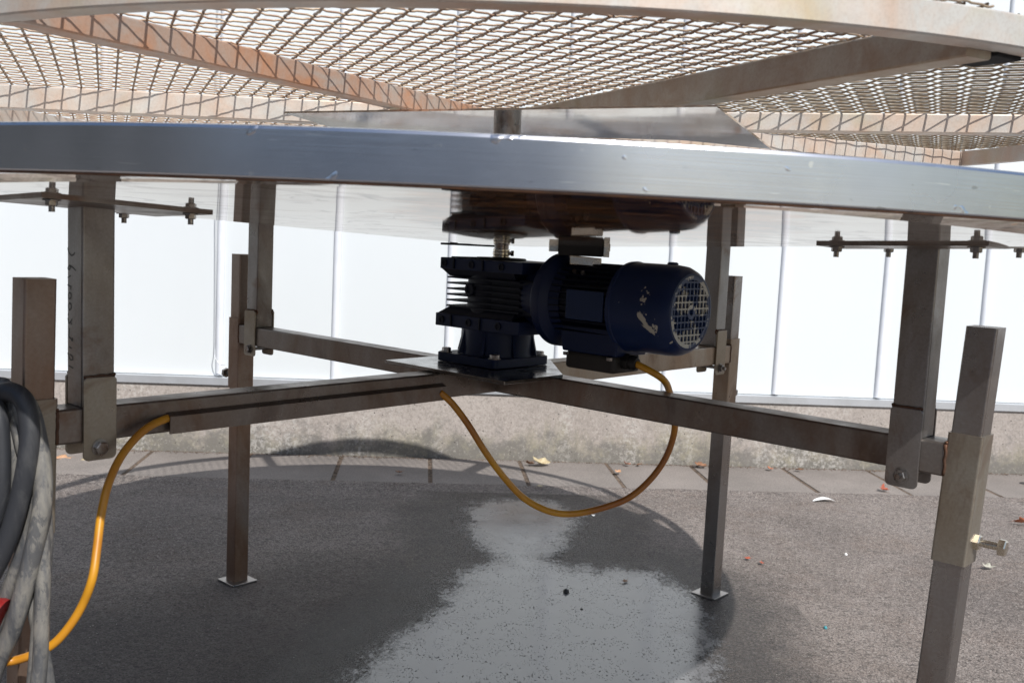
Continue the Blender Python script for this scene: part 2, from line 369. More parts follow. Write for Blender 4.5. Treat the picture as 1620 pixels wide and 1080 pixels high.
hole = b.ramp(b.noise(300, 2, .6, b.mapping((.6, .3, 1))), [(.31, .0), (.42, 1.)])
calm = b.ramp(b.noise(4.5, 4, .6), [(.56, 0.), (.70, 1.)]); hole = b.math('MAXIMUM', hole, calm); hole = b.math('MAXIMUM', hole, b.ramp(b.noise(17, 3, .6), [(.44, .0), (.54, 1.)]))
b.L(b.math('MULTIPLY', alpha, hole), b.b.inputs['Alpha'])
n1 = b.bump(b.noise(60, 3, .6, b.mapping((.5, 1.6, 1))), .10, .0012); b.bump(b.noise(240, 3, .7), .12, .0008, n1)
b.b.inputs['IOR'].default_value = 1.6
b.set((.125, .125, .13), b.math('ADD', b.ramp(nz2, [(.35, .06), (.65, .22)]), b.math('MULTIPLY', b.math('SUBTRACT', 1., e), .16)), 0., .9); M_pud = b.m
b = NB('damp_asphalt'); e = b.n('ShaderNodeAttribute', attribute_name='rim').outputs['Fac']
a = b.math('SUBTRACT', b.math('ADD', e, b.math('MULTIPLY', b.noise(7, 6, .7), .9)), .45)
b.L(b.math('MULTIPLY', b.ramp(a, [(-.0, 0.), (.55, .62)]), b.ramp(b.noise(130, 4, .7), [(.40, .45), (.55, 1.)])), b.b.inputs['Alpha'])
b.bump(b.noise(120, 4, .7), .5, .002); b.set((.040, .037, .036), .42, 0., .4); M_damp = b.m

# ------------------------------------------------------------------ ground
RISE = 0.0
def gz(y): return RISE*max(0., min(1., (y - 2.8)/1.25))
def gp(x, y):
    k = 1.
    for _ in range(30): k = (CH - gz(y*k))/CH
    return x*k, y*k, gz(y*k)
KW = (CH - RISE)/CH
bm = bmesh.new(); s = 60
ys_ = [-s, 2.5] + [2.8 + 1.25*k/6 for k in range(7)] + [s]
vs_ = [[bm.verts.new((x, y, gz(y))) for x in (-s, s)] for y in ys_]
for a, c in zip(vs_, vs_[1:]): bm.faces.new([a[0], a[1], c[1], c[0]])
struct(obj('asphalt_ground', bm, M_asph, smooth=True))
WS = .09                                                  # the wall runs slightly askew
def wy(x): return 4.34*KW + WS*x
wdir = Vector((1, WS, 0)).normalized(); wn = Vector((wdir.y, -wdir.x, 0))      # wn points to the camera
def wp(x, out=0, z=0): return Vector((x, wy(x), z)) + wn*out
# strip of concrete slabs along the wall
pave = struct(empty('paving_strip', (0, 4.1, 0)))
PWD = .455*KW
bm = bmesh.new(); a_, b_ = wp(-6, PWD, 0), wp(8, PWD, 0); c_, d_ = wp(8, -.02, 0), wp(-6, -.02, 0)
vv = [bm.verts.new(q + Vector((0, 0, gz(q.y) + .003))) for q in (a_, b_, c_, d_)]; bm.faces.new(vv); obj('joint_bed', bm, M_dirt, pave)
joints = [-5.6, -5.2, -4.8, -4.4, -4.0, -3.6, -3.2, -2.8, -2.4, -1.92, -1.51, -1.10, -.715, -.335, .055, .440, .820, 1.240, 1.635, 2.03, 2.43, 2.83, 3.23, 3.63, 4.0, 4.4, 4.8, 5.2]
joints = [j*KW for j in joints]
for i, (j0, j1) in enumerate(zip(joints, joints[1:])):
    g = .0085; bm = bmesh.new(); t_ = .0065 + random.uniform(-.001, .001); dz = [random.uniform(-.0012, .0012) for _ in range(4)]
    # slab with its own slope, following the ground
    cs = [(j0+g, .012), (j1-g, .012), (j1-g, PWD-.004 + random.uniform(-.003, .003)), (j0+g, PWD-.004 + random.uniform(-.003, .003))]
    base = [wp(x, o, 0) for x, o in cs]
    lo = [bm.verts.new((q.x, q.y, gz(q.y) - .02)) for q in base]; hi = [bm.verts.new((q.x, q.y, gz(q.y) + t_ + dz_)) for q, dz_ in zip(base, dz)]
    bm.faces.new(lo[::-1]); bm.faces.new(hi)
    for k in range(4): bm.faces.new([lo[k], lo[(k+1) % 4], hi[(k+1) % 4], hi[k]])
    obj('slab', bm, M_pave, pave, bevel=.0025)
bm = bmesh.new(); prev = None; n_ = 900
for i in range(n_+1):
    x = -5.5 + 11*i/n_; o = PWD - .012 + .011*noise.noise(Vector((x*7, 0, 0))) + .006*noise.noise(Vector((x*38, 3, 0)))
    cur = []
    for oo, zz in ((PWD + .13, -.001), (PWD + .05, .004), (o + .012, .0095), (o, .0060)):
        q = wp(x, oo, 0); cur.append(bm.verts.new((q.x, q.y, gz(q.y) + zz)))
    if prev:
        for k in range(3): bm.faces.new([prev[k], cur[k], cur[k+1], prev[k+1]])
    prev = cur
obj('asphalt_edge', bm, M_asph, pave, smooth=True)

# ------------------------------------------------------------------ low concrete wall and white cladding
x0, x1 = -6.2, 7.8
lw = tag(empty('low_wall', (0, wy(0), 0)), 'low cast concrete wall with pitted, stained face along the paving, below the white cladding', 'wall')
bm = bmesh.new(); ZB = CH - .6905*KW
bm.free(); bm = bmesh.new(); box(bm, wp((x0+x1)/2, -.15, ZB/2), ((x1-x0)/2/wdir.x, .15, ZB/2), wdir, wn, (0, 0, 1)); obj('plinth', bm, M_conc, lw)
fac = tag(empty('clad_building', (0, wy(0) + .2, .3)), 'white building wall of upright panels with rounded joint covers above the concrete plinth', 'building')
bm = bmesh.new()
prism(bm, [(0.006, 0), (.010, 0), (.010, .031), (-.05, .036), (-.05, .033), (.006, .028)], wp(x0, 0, ZB+.001), wp(x1, 0, ZB+.001), wn, (0, 0, 1)); obj('flashing', bm, M_flash, fac)
bm = bmesh.new(); box(bm, wp((x0+x1)/2, -.08, 1.93), ((x1-x0)/2/wdir.x, .03, 1.58), wdir, wn, (0, 0, 1)); obj('backing_wall', bm, M_gap, fac)
sx = [KW*q for q in [-.275 - (.484 if k < 3 else .482)*k for k in range(12, 0, -1)] + [-.275, .205, .689, 1.193, 1.668, 2.137] + [2.137 + .482*k for k in range(1, 11)]]
strip_me = panel_me = None
for i, (a, c) in enumerate(zip(sx, sx[1:])):
    bm = bmesh.new(); box(bm, wp((a+c)/2, -.030 + random.uniform(-.0008, .0008), ZB + .036 + 1.565), ((c-a)/2/wdir.x - .003, .012, 1.565), wdir, wn, (0, 0, 1)); obj('wall_panel', bm, M_panel, fac, bevel=.002)
for i, a in enumerate(sx):
    bm = bmesh.new()
    prof = [(.0165*math.cos(t), .0155*math.sin(t)) for t in [math.pi*k/10 for k in range(11)]]
    prism(bm, prof, wp(a, -.0175, ZB+.040), wp(a, -.0175, 3.45), wdir, wn)
    obj('joint_cover', bm, M_trim, fac, autosm=40)
# thin loose wire hanging down the left joint cover
bm = bmesh.new(); pts = [wp(KW*-1.262 + .006*math.sin(z*3), .012, z) for z in (2.4, 2.0, 1.6, 1.2, .9, .6, .46)] + [wp(KW*-1.255, .03, .43), wp(KW*-1.235, .04, .395), wp(KW*-1.21, .04, .39)]
tube(bm, spline(pts, 5), .0016, 6); tag(obj('loose_wire', bm, M_flash, smooth=True), 'thin grey wire hanging down the white panels behind the left rear leg', 'wire')

# ------------------------------------------------------------------ unseen buildings added to tone the reflections in the steel rim
b = NB('dark_cladding'); b.set(b.mix(b.ramp(b.noise(1.5, 4), [(.4, 0.), (.7, .6)]), (.13, .135, .14), (.09, .09, .09)), .6, 0.); M_shed = b.m
b = NB('grey_render'); b.set(b.mix(b.ramp(b.noise(.8, 5), [(.4, 0.), (.7, .6)]), (.70, .72, .76), (.60, .62, .66)), .7, 0.); M_hall = b.m
def hall(name, c, h, mat, label, rot=0):
    t = tag(empty(name, (c[0], c[1], 0)), label, 'building'); ux = Vector((math.cos(rot), math.sin(rot), 0)); uy = Vector((-ux.y, ux.x, 0)); C0 = Vector((c[0], c[1], 0))
    bm = bmesh.new(); box(bm, C0 + EZ*h[2]/2, (h[0]/2, h[1]/2, h[2]/2), ux, uy); obj('wall', bm, mat, t)
    bm = bmesh.new(); prism(bm, [(-h[1]/2-.3, h[2]), (h[1]/2+.3, h[2]), (0, h[2]+h[1]*.18)], C0 - ux*(h[0]/2+.3), C0 + ux*(h[0]/2+.3), uy, EZ); obj('roof', bm, M_shed, t)
    for k in range(int(h[0]//2.4)):
        for s_ in (-1, 1):
            bm = bmesh.new(); box(bm, C0 + ux*(-h[0]/2 + 1.6 + 2.4*k) + uy*s_*(h[1]/2) + EZ*1.9, (.6, .03, .7), ux, uy); obj('window', bm, M_black0, t)
    return t
EZ = Vector((0, 0, 1)); b = NB('window_glass_dark'); b.set((.02, .025, .03), .1, 0.); M_black0 = b.m
hall('added_shed', (-10.5, -1.6), (11, 5, 4.6), M_shed, 'dark clad shed added out of view at the left to darken the pan rim reflection', R(90))  # unseen building added to darken the left of the rim
hall('added_hall', (-4.8, -15.5), (16.5, 6, 3.6), M_hall, 'long pale hall added out of view behind the camera to tone the pan rim reflection')  # also added and unseen; its pale wall tones the middle of the rim

# ------------------------------------------------------------------ support frame
HUB = Vector((-.0303, 2.0706, 0)); YAW = .7301
e1 = Vector((math.cos(YAW), -math.sin(YAW), 0)); e2 = Vector((-math.sin(YAW), -math.cos(YAW), 0)); EZ = Vector((0, 0, 1))
HZ = -.27                                              # beam top
table = tag(empty('rotary_table', (HUB.x, HUB.y, 0)), 'stainless steel stand on four legs carrying a round drip pan and a blue gear motor', 'machine')
def F(x, y, z): return Vector((HUB.x, HUB.y, CH)) + e1*x + e2*y + EZ*z      # frame coordinates, z from the lens
L_, P_, bw, lw_, sw, pw = .9434, .8605, .0251, .0218, .0249, .02395
arms = [(e1, -e2, 'FR', .172), (e2, e1, 'FL', .182), (-e1, e2, 'BL', .187), (-e2, -e1, 'BR', .189)]
HB = Vector((HUB.x, HUB.y, CH))
def pan_z(x, y):
    r = math.hypot(x - HUB.x, y - HUB.y)
    dx, dy = x - HUB.x, y - HUB.y; r = math.hypot(dx, dy)       # four shallow facets falling to the middle
    g = max(abs(dx), abs(dy), .05); z = -.022 + .058*g
    return z + (.0435 - z)*max(0., min(1., (r-1.10)/.053))
bmx = bmesh.new(); prism(bmx, rsq(bw, .025, .004), HB + e1*(L_-sw) + EZ*(HZ-.025), HB - e1*(L_-sw) + EZ*(HZ-.025), e2, EZ); obj('beam', bmx, M_beam, table, autosm=40)
for sgn in (1, -1):
    bmx = bmesh.new(); prism(bmx, rsq(bw-.0003, .025, .004), HB + e2*sgn*bw*1.002 + EZ*(HZ-.0252), HB + e2*sgn*(L_-sw) + EZ*(HZ-.0252), e1, EZ); obj('beam', bmx, M_beam if sgn == 1 else M_beam_tan, table, autosm=40)
for u, v, nm, lt in arms:
    def Q(a, c, z): return HB + u*a + v*c + EZ*z
    lean = {'FR': .046, 'FL': .020}.get(nm, 0)                 # the front legs sit loose in their sleeves
    def QL(a, c, z): return Q(a, c, z) + Vector((lean*(z-HZ+.02), 0, 0))
    # sleeve
    o_ = Q(L_, 0, 0); bm = bmesh.new(); prism(bm, rsq(sw, sw, .004), QL(L_, 0, -.444), QL(L_, 0, HZ+.0166), u, v)
    sl = obj('sleeve', bm, {'BL': M_rustleg, 'BR': M_beam_tan}.get(nm, M_sleeve), table, autosm=40)
    bm = bmesh.new()
    for s_ in (-1, 1):
        pts = [Q(L_-sw+.001, s_*(bw-.001), HZ-.002 - .046*k/8) + u*random.uniform(-.001, .001) for k in range(9)]; tube(bm, pts, .0028, 6)
    pts = [Q(L_-sw+.001, -bw + 2*bw*k/8, HZ+.0005) for k in range(9)]; tube(bm, pts, .0026, 6)
    obj('weld_bead', bm, M_rust, sl, smooth=True)
    bm = bmesh.new(); prism(bm, rsq(lw_, lw_, .004), QL(L_, 0, -CH+.004), QL(L_, 0, HZ+lt), u, v)
    lg = obj('leg', bm, M_rustleg if nm in ('BL', 'FL') else M_frame_clean, table, autosm=40)
    bm = bmesh.new(); box(bm, QL(L_-.003, 0, -CH+.0032), (.039, .039, .0025), u, v, EZ); obj('foot_plate', bm, M_frame_clean, lg, bevel=.001)
    # clamp screw
    bm = bmesh.new(); A = QL(L_+sw, .006, -.4115); hexbolt(bm, A - u*.002, u, .0125, .010); cyl(bm, A, A+u*.034, .0052, 12)
    for k in range(6): cyl(bm, A+u*(.0125+.003*k), A+u*(.014+.003*k), .0061, 12)
    hexbolt(bm, A+u*.033, u, .0130, .0100); obj('clamp_screw', bm, M_boltnew if nm == 'FR' else M_bolt, sl, autosm=30)
    # post
    zt_ = pan_z(*(HUB + u*P_).xy[:]) - (.0045 if nm in ('FL', 'FR') else 0)
    bm = bmesh.new(); prism(bm, rsq(pw, pw, .0035), Q(P_, 0, HZ+.001), Q(P_, 0, zt_+.004), u, v); post = obj('post', bm, M_frame, table, autosm=40)
    for s_ in (-1, 1):
        bm = bmesh.new(); pr = []
        w_, t0, t1, r_ = .0242, HZ+.043, HZ-.0765, .008
        for k in range(5):
            a = R(90*k/4); pr.append((w_-r_+r_*math.cos(a+R(-90)), t1+r_+r_*math.sin(a+R(-90))))
        pr += [(w_, t0-.004), (w_-.004, t0), (-w_+.004, t0), (-w_, t0-.004)]
        for k in range(5):
            a = R(90*k/4); pr.append((-w_+r_+r_*math.cos(a+R(180)), t1+r_+r_*math.sin(a+R(180))))
        prism(bm, pr, Q(P_, s_*.0256, 0), Q(P_, s_*.0300, 0), u, EZ)
        cpl = obj('clamp_plate', bm, M_sleeve if nm != 'FR' else M_frame, table, bevel=.0008)
        bm = bmesh.new(); tube(bm, [Q(P_-.022+.044*k/10, s_*.0262, HZ+.044+random.uniform(-.0008, .0008)) for k in range(11)], .0022, 6)
        tube(bm, [Q(P_-.0225, s_*(.0255-.004*math.sin(math.pi*k/6)), HZ+.046-.012*k/6) for k in range(7)], .0026, 6)
        obj('weld_bead', bm, M_rust, cpl, smooth=True)
    bm = bmesh.new(); zb = HZ-.0585
    A = Q(P_, .0300, zb); B = Q(P_, -.0300, zb); cyl(bm, B, A, .0046, 12)
    cyl(bm, A, A+v*.0016, .0125, 20); hexbolt(bm, A+v*.0016, v, .0098, .0065)
    cyl(bm, B, B-v*.0016, .0125, 20); hexbolt(bm, B-v*.0016, -v, .0098, .0075); cyl(bm, B, B-v*.016, .0045, 12)
    obj('clamp_bolt', bm, M_bolt, table, autosm=30)
    # bracket plate bolted under the pan
    if nm not in ('FL', 'FR'): continue
    bm = bmesh.new(); HXB = .12; N = 6; grid = {}
    for i in range(N+1):
        for j in range(N+1):
            q = HUB + u*(P_ - HXB + 2*HXB*i/N) + v*(-HXB + 2*HXB*j/N); zz = pan_z(q.x, q.y)
            for k, dz in ((0, -.0010), (1, -.0050)): grid[i, j, k] = bm.verts.new((q.x, q.y, zz + dz + CH))
    for i in range(N):
        for j in range(N):
            bm.faces.new([grid[i, j, 0], grid[i+1, j, 0], grid[i+1, j+1, 0], grid[i, j+1, 0]])
            bm.faces.new([grid[i, j, 1], grid[i, j+1, 1], grid[i+1, j+1, 1], grid[i+1, j, 1]])
    for i in range(N):
        for a, c in (((i, 0), (i+1, 0)), ((i+1, N), (i, N)), ((0, i+1), (0, i)), ((N, i), (N, i+1))):
            bm.faces.new([grid[a[0], a[1], 1], grid[c[0], c[1], 1], grid[c[0], c[1], 0], grid[a[0], a[1], 0]])
    br_ = obj('bracket_plate', bm, M_beam, table)
    for (a, c) in ((-.098, -.098), (-.098, .098), (.098, -.098), (.098, .098)):
        q = HUB + u*(P_+a) + v*c; zz = pan_z(q.x, q.y) - .0050; bm = bmesh.new()
        T_ = Vector((q.x, q.y, zz + CH))
        cyl(bm, T_, T_ - EZ*.0016, .0115, 20); hexbolt(bm, T_ - EZ*.0016, -EZ, .0078, .0062); cyl(bm, T_ + EZ*.004, T_ - EZ*.0155, .0040, 12)
        bo = obj('bolt', bm, M_bolt, br_, autosm=30)
        if nm == 'FR' and c < 0 and False: pass

# hand-written numbers on the end face of the left front post
STR = [[(-.0209,-.0466),(-.0178,-.0527),(-.0089,-.0567),(-.0019,-.0546),(0,-.0519)],[(-.0168,-.0723),(-.0208,-.0752),(-.0168,-.0773),(-.0128,-.0739),(-.0158,-.0709),(-.0098,-.0724),(-.0029,-.0742),(.004,-.0774)],[(-.0208,-.0887),(-.0118,-.0855)],[(-.0228,-.0988),(-.0178,-.1002),(-.0118,-.1007),(-.0117,-.1052)],
 [(-.0147,-.1095),(-.0103,-.1114),(-.0103,-.1159),(-.0147,-.1185),(-.0191,-.1166),(-.0191,-.112),(-.0147,-.1095)],[(-.0147,-.1243),(-.0103,-.1267),(-.0103,-.1312),(-.0147,-.1343),(-.0191,-.1319),(-.0191,-.1274),(-.0147,-.1243)],[(-.0200,-.1408),(-.0190,-.1422)],[(-.0207,-.1466),(-.0177,-.1535),(-.0116,-.1507),(-.0077,-.1467)],[(-.0116,-.1503),(-.0096,-.1546)],[(-.0161,-.1606),(-.0176,-.1735)],[(-.0176,-.1735),(-.0116,-.1747),(-.0066,-.1778),(-.0066,-.1733)],[(-.016,-.1874),(-.0086,-.1889)],[(-.0207,-.1967),(-.0176,-.2018),(-.0115,-.2056),(-.0045,-.2039),(-.0075,-.1997),(-.0146,-.1978)],[(-.0176,-.2146),(-.0035,-.2165)]]
bm = bmesh.new()
for st in STR:
    pts = spline([F(max(-.021, min(.021, a)), P_ + pw + .0003, z) for a, z in st], 4)
    for q0, q1 in zip(pts, pts[1:]):
        d = (q1-q0).normalized() if (q1-q0).length > 1e-6 else EZ; n_ = d.cross(e2).normalized()*.0010
        vv = [bm.verts.new(q) for q in (q0-n_-d*.0003, q0+n_-d*.0003, q1+n_+d*.0003, q1-n_+d*.0003)]; bm.faces.new(vv)
obj('handwriting', bm, M_ink, table)

# cable channel on the left front beam, and the square centre plate
bm = bmesh.new()
a0, a1 = .178, .756
prism(bm, [(0, -.019), (.004, -.021), (.012, -.024), (.012, -.0505), (.009, -.0505), (.009, -.026), (0, -.023)], HB + e2*a0 + e1*bw + EZ*HZ, HB + e2*a1 + e1*bw + EZ*HZ, e1, EZ)
obj('cable_channel', bm, M_beam, table)
bm = bmesh.new(); pl = [(-.135, -.135), (.035, -.135), (.195, .02), (.195, .188), (-.135, .188)]
prism(bm, pl, HB + EZ*(HZ+.0005), HB + EZ*(HZ+.0075), e1, e2); obj('centre_plate', bm, metal_mat('plate_steel', (.33, .32, .31), (.22, .19, .17), (.08, .06, .05), .22, .8, 12, .6), table, bevel=.001)

# ------------------------------------------------------------------ drip pan
PR = 1.157
bm = bmesh.new(); NR, NA = 60, 240; rows = []
for i in range(NR+1):
    r = .024 + (PR-.004-.024)*(i/NR); row = []
    for k in range(NA):
        a = 2*math.pi*k/NA; x = HUB.x + r*math.cos(a); y = HUB.y + r*math.sin(a)
        zz = pan_z(x, y)
        row.append(bm.verts.new((x, y, zz + CH)))
    rows.append(row)
for a, c in zip(rows, rows[1:]):
    for k in range(NA): bm.faces.new([a[k], a[(k+1) % NA], c[(k+1) % NA], c[k]])
pan = obj('drip_pan', bm, M_pan, table, smooth=False)
md = pan.modifiers.new('s', 'SOLIDIFY'); md.thickness = .0015; md.offset = 1 if False else -1
bm = bmesh.new(); prof = [(PR-.0045, .0415), (PR-.001, .0420), (PR, .0435), (PR, .0865), (PR-.0015, .0895), (PR-.0045, .0905), (PR-.016, .0905), (PR-.018, .0890), (PR-.018, .0870), (PR-.005, .0870), (PR-.0045, .0860)]
NA2 = 240; rr_ = [[bm.verts.new((HUB.x + r*math.cos(2*math.pi*k/NA2), HUB.y + r*math.sin(2*math.pi*k/NA2), z + CH)) for r, z in prof] for k in range(NA2)]
for k in range(NA2):
    a, c = rr_[k], rr_[(k+1) % NA2]
    for i in range(len(prof)): j = (i+1) % len(prof); bm.faces.new([a[i], a[j], c[j], c[i]])
obj('rim', bm, M_rim, pan, autosm=14)
bm = bmesh.new(); tube(bm, [Vector((HUB.x + (PR-.0035)*math.cos(2*math.pi*k/180), HUB.y + (PR-.0035)*math.sin(2*math.pi*k/180), CH + .0408)) for k in range(180)], .0017, 6, True)
obj('rim_fold', bm, M_rust, pan, smooth=True)
# folded seams, joint bar and screw heads under the pan
def seam(pts, w=.004, h=.003):
    bm = bmesh.new(); P3 = [Vector((x, y, pan_z(x, y) + CH - h*.5)) for x, y in pts]; tube(bm, P3, h, 6); return bm
for ang in (-135, -45, 45, 135):
    pts = [(HUB.x + r*math.cos(R(ang)), HUB.y + r*math.sin(R(ang))) for r in [.25 + .85*k/30 for k in range(31)]]
    obj('seam', seam(pts, h=.0008), M_pan, pan, smooth=True)
bm = bmesh.new(); box(bm, (-.100, 2.16, CH - .0235), (.062, .012, .0022)); obj('joint_bar', bm, M_black, table, bevel=.001)
for x, y in ((-.137, 2.20), (.087, 2.20)):
    bm = bmesh.new(); T_ = Vector((x, y, CH + pan_z(x, y)+.001)); lathe(bm, T_, -EZ, [(0, .016), (.004, .015), (.008, .008), (.010, 0)], 16); obj('screw_head', bm, M_rust, pan, smooth=True)
# drive shaft with collar
bm = bmesh.new(); c0 = Vector((HUB.x, HUB.y, CH)); lathe(bm, c0 + EZ*-.05, EZ, [(0, .0150), (.235, .0150)], 28)
shaft = obj('drive_shaft', bm, M_bolt, table, autosm=40)
bm = bmesh.new()
for z0_, z1_, r in ((-.046, -.041, .0170), (-.0405, -.034, .0180), (-.0335, -.028, .0172)): lathe(bm, c0 + EZ*z0_, EZ, [(0, r-.001), (.001, r), (z1_-z0_-.001, r), (z1_-z0_, r-.001)], 32)
hexbolt(bm, c0 + EZ*-.036 + Vector((.016, -.004, 0)), (1, -.1, 0), .0065, .006, .004, .004); obj('collar', bm, M_boltnew, shaft, autosm=40)
bm = bmesh.new(); lathe(bm, c0 + EZ*.010, EZ, [(0, .028), (.165, .028)], 32); obj('hub_sleeve', bm, M_bolt, shaft, autosm=40)
# outlet block under the pan above the motor
bm = bmesh.new(); box(bm, V(.122, 1.92, -.0215), (.042, .022, .0105), e1*0+Vector((1, -.05, 0)).normalized(), Vector((.05, 1, 0)).normalized()); ob_ = obj('outlet_block', bm, M_black, table, bevel=.0015)
bm = bmesh.new(); box(bm, V(.170, 1.915, -.0215), (.0055, .020, .0105)); hexbolt(bm, V(.174, 1.91, -.016), (1, -.1, 0), .006, .004)
obj('end_cap', bm, M_boltnew, ob_, bevel=.001)
bm = bmesh.new(); box(bm, V(.071, 1.93, -.0185), (.009, .018, .0075)); obj('end_cap', bm, M_boltnew, ob_, bevel=.001)

bm = bmesh.new(); box(bm, V(.132, 1.90, -.0415), (.030, .012, .0085), Vector((1, -.1, -.06)).normalized(), Vector((.1, 1, 0)).normalized()); obj('metal_strap', bm, M_boltnew, ob_, bevel=.002)
# ------------------------------------------------------------------ gearbox
def G(x, y, z): return F(x, y, z)
gb_bm = bmesh.new()
lathe(gb_bm, G(0, 0, -.160), EZ, [(0, .066), (.080, .066)], 48)
gear = obj('gearbox', gb_bm, M_blued, table, autosm=40)
bm = bmesh.new(); box(bm, G(.070, 0, -.120), (.082, .058, .036), e1, e2, EZ); obj('housing', bm, M_blued, gear, bevel=.004)
def shell(z0_, z1_, x0_, x1_, hy, cham=.018):
    bm = bmesh.new(); pr = [(x0_, -hy+cham), (x0_+cham, -hy), (x1_, -hy), (x1_, hy), (x0_+cham, hy), (x0_, hy-cham)]
    pr = [(x0_, -hy+.004), (x0_+.004, -hy), (x1_, -hy), (x1_, hy), (x0_+.004, hy), (x0_, hy-.004)]
    prism(bm, pr, G(0, 0, z0_), G(0, 0, z1_), e1, e2); return bm
for nm_, z0_, z1_, x0_, hy in (('top_flange', -.0735, -.0505, -.106, .074), ('bottom_flange', -.192, -.166, -.112, .076)):
    fl_ = obj(nm_, shell(z0_, z1_, x0_, .125, hy), M_blue, gear, bevel=.0015)
    zc = (z0_+z1_)/2
    for xx_ in (-.090, -.012, .07):
        bm = bmesh.new(); A = G(xx_, hy, zc); U_ = e1
        lathe(bm, A, e2, [(0, .0078), (.0022, .0078), (.0024, .0055), (.0006, .0050), (.0006, 0)], 20); obj('boss', bm, M_blued, fl_, autosm=30)
    for xx_ in (-.062, .020):
        bm = bmesh.new(); box(bm, G(xx_, hy+.001, zc), (.0018, .0022, (z1_-z0_)/2*.9), e1, e2, EZ); obj('web', bm, M_blued, fl_)
# sloping gussets under the flange corners
for z0_, z1_, xa, xb in ((-.0735, -.088, -.102, -.085), (-.166, -.152, -.108, -.085)):
    bm = bmesh.new(); hy = .070
    vv = [bm.verts.new(G(a, c, z)) for a, c, z in ((xa, -hy, z0_), (xa, hy, z0_), (xb, hy-.008, z1_), (xb, -hy+.008, z1_), (.10, -hy, z0_), (.10, hy, z0_), (.10, hy-.008, z1_), (.10, -hy+.008, z1_))]
    for f_ in ((0, 1, 2, 3), (1, 5, 6, 2), (4, 0, 3, 7), (3, 2, 6, 7), (0, 4, 5, 1), (5, 4, 7, 6)): bm.faces.new([vv[i] for i in f_])
    obj('gusset', bm, M_blued, gear)
for k in range(6):
    z_ = -.0905 - .0118*k; bm = bmesh.new()
    prism(bm, [(-.094, -.060), (-.086, -.068), (.115, -.068), (.115, .068), (-.086, .068), (-.094, .060)], G(0, 0, z_-.0015), G(0, 0, z_+.0015), e1, e2); obj('cooling_fin', bm, M_blued, gear)
bm = bmesh.new(); lathe(bm, G(-.020, .060, -.112), e2, [(0, .013), (.010, .013), (.0115, .011), (.0115, .007), (.009, .006), (.009, 0)], 24); obj('oil_plug', bm, M_blued, gear, autosm=30)
bm = bmesh.new(); lathe(bm, G(0, 0, -.0505), EZ, [(0, .052), (.003, .052), (.0045, .050), (.0045, .020), (.006, .018), (.006, .015)], 48); obj('seal_cover', bm, M_black, gear, autosm=30)
bm = bmesh.new(); box(bm, G(-.060, .02, -.0495), (.030, .035, .0015), e1, e2, EZ); obj('cover_lug', bm, M_blued, gear)
# pedestal
bm = bmesh.new(); lathe(bm, G(0, .0, -.245), EZ, [(0, .079), (.012, .0765), (.053, .0755), (.0535, .070)], 56); ped = obj('pedestal', bm, M_blue, gear, autosm=40)
for k in range(8):
    a = math.pi/8 + k*math.pi/4; d = e1*math.cos(a) + e2*math.sin(a); t = d.cross(EZ); bm = bmesh.new(); c1_ = G(0, 0, 0)
    prism(bm, [(.070, -.242), (.0875, -.242), (.0755, -.192), (.070, -.192)], c1_ - t*.003, c1_ + t*.003, d, EZ); obj('stiffener', bm, M_blue, ped)
bm = bmesh.new(); prism(bm, rsq(.083, .083, .010, 4), G(.0, .012, -.2615), G(.0, .012, -.2435), e1, e2); obj('base_flange', bm, M_blue, gear, bevel=.0015)
for sx_, sy_ in ((1, 1), (1, -1), (-1, 1), (-1, -1)):
    bm = bmesh.new(); A = G(sx_*.068, .012+sy_*.068, -.2435); cyl(bm, A, A+EZ*.0018, .0125, 20); hexbolt(bm, A+EZ*.0018, EZ, .0095, .0075); obj('bolt', bm, M_bolt, gear, autosm=30)

# ------------------------------------------------------------------ motor
ZM = -.119
def Mx(t, s=0, z=0): return F(t, s, ZM + z)
bm = bmesh.new(); lathe(bm, Mx(.114), e1, [(0, .062), (.03, .066), (.045, .087), (.050, .0905), (.066, .0905), (.070, .087), (.078, .074), (.10, .070)], 64)
motor = obj('motor', bm, M_blue, table, autosm=35)
bm = bmesh.new(); lathe(bm, Mx(.19), e1, [(0, .0665), (.155, .0665)], 64); obj('stator_body', bm, M_blued, motor, autosm=35)
for k in range(36):
    a = 2*math.pi*(k+.5)/36; d = e2*math.cos(a) + EZ*math.sin(a); t = d.cross(e1)
    if d.z < -.80: continue
    bm = bmesh.new(); c_ = Mx(.195); prism(bm, [(.064, -.0017), (.0755, -.0010), (.0755, .0010), (.064, .0017)], c_, c_ + e1*.150, d, t); obj('cooling_rib', bm, M_blued, motor)
bm = bmesh.new(); lathe(bm, Mx(.330), e1, [(0, .0790), (.002, .0825), (.010, .0832), (.012, .0815), (.095, .0815), (.112, .0795), (.124, .0740), (.130, .0680), (.1305, .0640), (.127, .0635)], 72)
cov = obj('fan_cover', bm, M_bluechip, motor, autosm=35)
bm = bmesh.new(); lathe(bm, Mx(.452), e1, [(0, .062), (.001, .0)], 40); obj('cavity', bm, M_cav, cov)
bm = bmesh.new()
gs = .0117; half = .064
for i in range(-5, 7):
    o_ = (i-.5)*gs
    if abs(o_) < half:
        hl = math.sqrt(half**2 - o_**2)
        box(bm, Mx(.4585, o_, 0), (.0012, .0013, hl), e1, e2, EZ)
        box(bm, Mx(.4590, 0, o_), (.0012, hl, .0013), e1, e2, EZ)
def ringm(bm, c, ax, r0, r1, t, n=64):
    lathe(bm, c, ax, [(0, r0), (0, r1), (t, r1), (t, r0)], n)
bmr = bmesh.new(); U_, W_ = e2, EZ; n = 64; prof_ = [(.0570, 0), (.0655, 0), (.0655, .003), (.0570, .003)]
